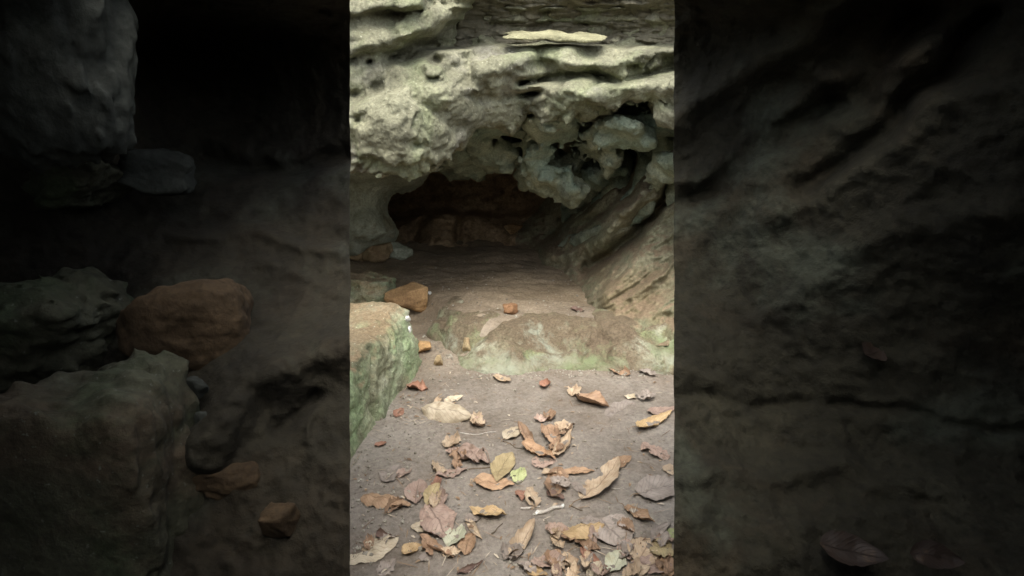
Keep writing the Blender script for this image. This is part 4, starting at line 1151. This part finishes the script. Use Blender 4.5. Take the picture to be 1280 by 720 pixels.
def blocker_side(sg):  # unseen wall added to block light from the side
    ys = np.arange(-3.2, 1.75, 0.07); zs = np.arange(-0.2, 2.05, 0.07)
    Y, Z = np.meshgrid(ys, zs, indexing='ij')
    P = np.stack([0*Y+sg, Y, Z], -1)
    dx = 0.12*fbm(P, 1.6, 4, .5, 5) + 0.04*ridged(P, 5, 3, .5, 2)
    a = np.stack([sg*(1.75+dx), Y, Z], -1).reshape(-1, 3); b = np.stack([sg*(2.25+dx), Y, Z], -1).reshape(-1, 3)
    n = len(a); nu, nv = len(ys), len(zs)
    rim = []
    for j in range(nv-1):
        for i in (0, nu-1):
            x = i*nv+j; rim.append((x, x+1, x+1+n, x+n))
    for i in range(nu-1):
        x = i*nv+nv-1; y = x+nv; rim.append((x, y, y+n, x+n))
    return link_mesh('blocker_wall', np.concatenate([a, b]), np.concatenate([grid_faces(nu, nv, sg > 0), grid_faces(nu, nv, sg < 0)+n, np.array(rim)]), M['flank'])
for sg in (-1, 1): tag(blocker_side(sg), kind='structure')

def blocker_end():  # unseen wall added behind the camera to cut light from the back
    xs = np.arange(-2.3, 2.31, 0.07); zs = np.arange(-0.2, 1.80, 0.07)
    X, Z = np.meshgrid(xs, zs, indexing='ij')
    P = np.stack([X, 0*X, Z], -1)
    dy = 0.15*fbm(P, 1.4, 4, .5, 7) + 0.04*ridged(P, 5, 3, .5, 2)
    dz = 0.2*perlin(np.stack([X, 0*X, 0*X], -1)*1.3)*sstep(0.8, 1.8, Z)
    a = np.stack([X, -3.1+dy, Z+dz], -1).reshape(-1, 3); b = np.stack([X, -3.7+dy, Z+dz], -1).reshape(-1, 3)
    n = len(a); nu, nv = len(xs), len(zs)
    rim = [(i*nv+nv-1, (i+1)*nv+nv-1, (i+1)*nv+nv-1+n, i*nv+nv-1+n) for i in range(nu-1)]
    return link_mesh('blocker_wall', np.concatenate([a, b]), np.concatenate([grid_faces(nu, nv, False), grid_faces(nu, nv, True)+n, np.array(rim)]), M['flank'])
tag(blocker_end(), kind='structure')

# added stones for the side hollows, shade put into their colours
def added_hollow_stone(name, u, v, t, wpx, hpx, depth, mat, seed, label, cat, rotz=0.0, n=44, cuts=6, rough=0.05, boxy=0.25, tilt=0.0):
    s = t/F
    R = (wpx*s*0.5/0.9, wpx*s*0.5*depth/0.9, hpx*s*0.5/0.9)
    o = rock(name, pt(u, v, t), R, rotz, seed, cuts, n, M[mat], rough, boxy, (tilt, 0))
    tag(o, label, cat)
    return o
added_hollow_stone('boulder', 90, 648, 1.12, 268, 345, 0.5, 'flank_stone', 41, 'added shade-tinted mossy square boulder at the lower left', 'boulder', 0.0, 70, 3, 0.05, 0.8)
added_hollow_stone('boulder', 46, 412, 1.28, 185, 120, 0.7, 'flank_stone', 43, 'added smaller shade-tinted knobbly boulder on top of the square one', 'boulder', 0.1, 56, 3, 0.10, 0.1)
added_hollow_stone('stone', 240, 405, 1.34, 126, 112, 0.7, 'flank_ochre', 44, 'added shade-tinted ochre stone behind the dark square boulder', 'stone', 0.2, 56, 8, 0.04, 0.2)
added_hollow_stone('stone', 282, 600, 1.16, 74, 42, 0.7, 'flank_ochre', 45, 'added small shade-tinted ochre stone right of the dark square boulder', 'stone', 0.3, 34, 7)
added_hollow_stone('pebble', 350, 648, 1.10, 40, 44, 0.7, 'flank_ochre', 46, 'added upright dark pebble low in the left hollow', 'pebble', 0.3, 26, 7)
added_hollow_stone('pebble', 313, 384, 1.42, 15, 13, 0.7, 'flank_pale', 47, 'added tiny pale pebble right of the shade-tinted ochre stone', 'pebble', 0.3, 18, 6)
added_hollow_stone('stone_chip', 246, 484, 1.16, 24, 26, 0.6, 'flank_pale', 48, 'added pale chip on the corner of the dark square boulder', 'stone chip', 0.3, 20, 6)
added_hollow_stone('stone_chip', 253, 530, 1.15, 16, 30, 0.6, 'flank_pale', 49, 'added lower pale chip beside the dark square boulder', 'stone chip', 0.3, 20, 6)
added_hollow_stone('stone', 90, 222, 1.42, 130, 66, 0.6, 'flank_stone', 50, 'added wide dim brown stone under the pale rock knob at upper left', 'stone', 0.1, 44, 6)
added_hollow_stone('stone', 192, 216, 1.5, 76, 50, 0.6, 'flank_pale', 52, 'added dim grey stone right of the wide brown one at upper left', 'stone', 0.1, 40, 6)
added_hollow_stone('added_hanging_rock', 50, 56, 1.12, 186, 252, 0.45, 'flank_pale', 53, 'added dull grey rock knob hanging in the upper left hollow', 'rock', 0.0, 60, 2, 0.08, 0.1)
def dark_leaf(u, v, t, L, W, ang, mat, label):  # added leaf, its shade already in the colour
    o, b, nx_ = leaf_mesh('fallen_leaf', L*t/F, W*t/F*1.3, LM[mat], int(u), 0.7, 0.5, 0.008, 0.1, 0)  # added leaf under the common leaf name
    o.location = tuple(map(float, pt(u, v, t)))
    o.rotation_euler = (math.radians(35), 0, math.radians(ang))
    tag(o, label, 'leaf', 'added leaves on the side walls')
dark_leaf(1090, 440, float(TR(1090, 440))-0.04, 36, 26, 30, 'shade_tinted', 'added small dark red leaf on the added right rock')
dark_leaf(1065, 690, float(TR(1065, 690))-0.05, 76, 34, -20, 'shade_tinted', 'added long shade-tinted brown leaf low on the added right rock')
dark_leaf(1170, 698, float(TR(1170, 698))-0.05, 60, 26, -15, 'shade_tinted', 'added second shade-tinted leaf right of the long brown one')

# ------------------------------------------------------------------ light
SUN_EL = 63.0
w = bpy.data.worlds.new('World'); scene.world = w; w.use_nodes = True
nt = w.node_tree
bg = nt.nodes['Background']
sky = nt.nodes.new('ShaderNodeTexSky'); sky.sky_type = 'NISHITA'; sky.sun_disc = False
sky.sun_elevation = math.radians(SUN_EL); sky.sun_rotation = math.radians(180)
sky.dust_density = 4.0; sky.air_density = 1.0; sky.ozone_density = 0.6
hs = nt.nodes.new('ShaderNodeHueSaturation'); hs.inputs['Saturation'].default_value = 0.4
nt.links.new(sky.outputs[0], hs.inputs['Color']); nt.links.new(hs.outputs[0], bg.inputs[0]); bg.inputs[1].default_value = 0.15
sd = bpy.data.lights.new('sun', 'SUN'); sd.energy = 0.9; sd.angle = math.radians(50); sd.color = (1.0, 0.95, 0.85)
so = bpy.data.objects.new('sun', sd); COL.objects.link(so)
so.rotation_euler = (math.radians(90-SUN_EL), 0, 0)
scene.view_settings.exposure = 1.75
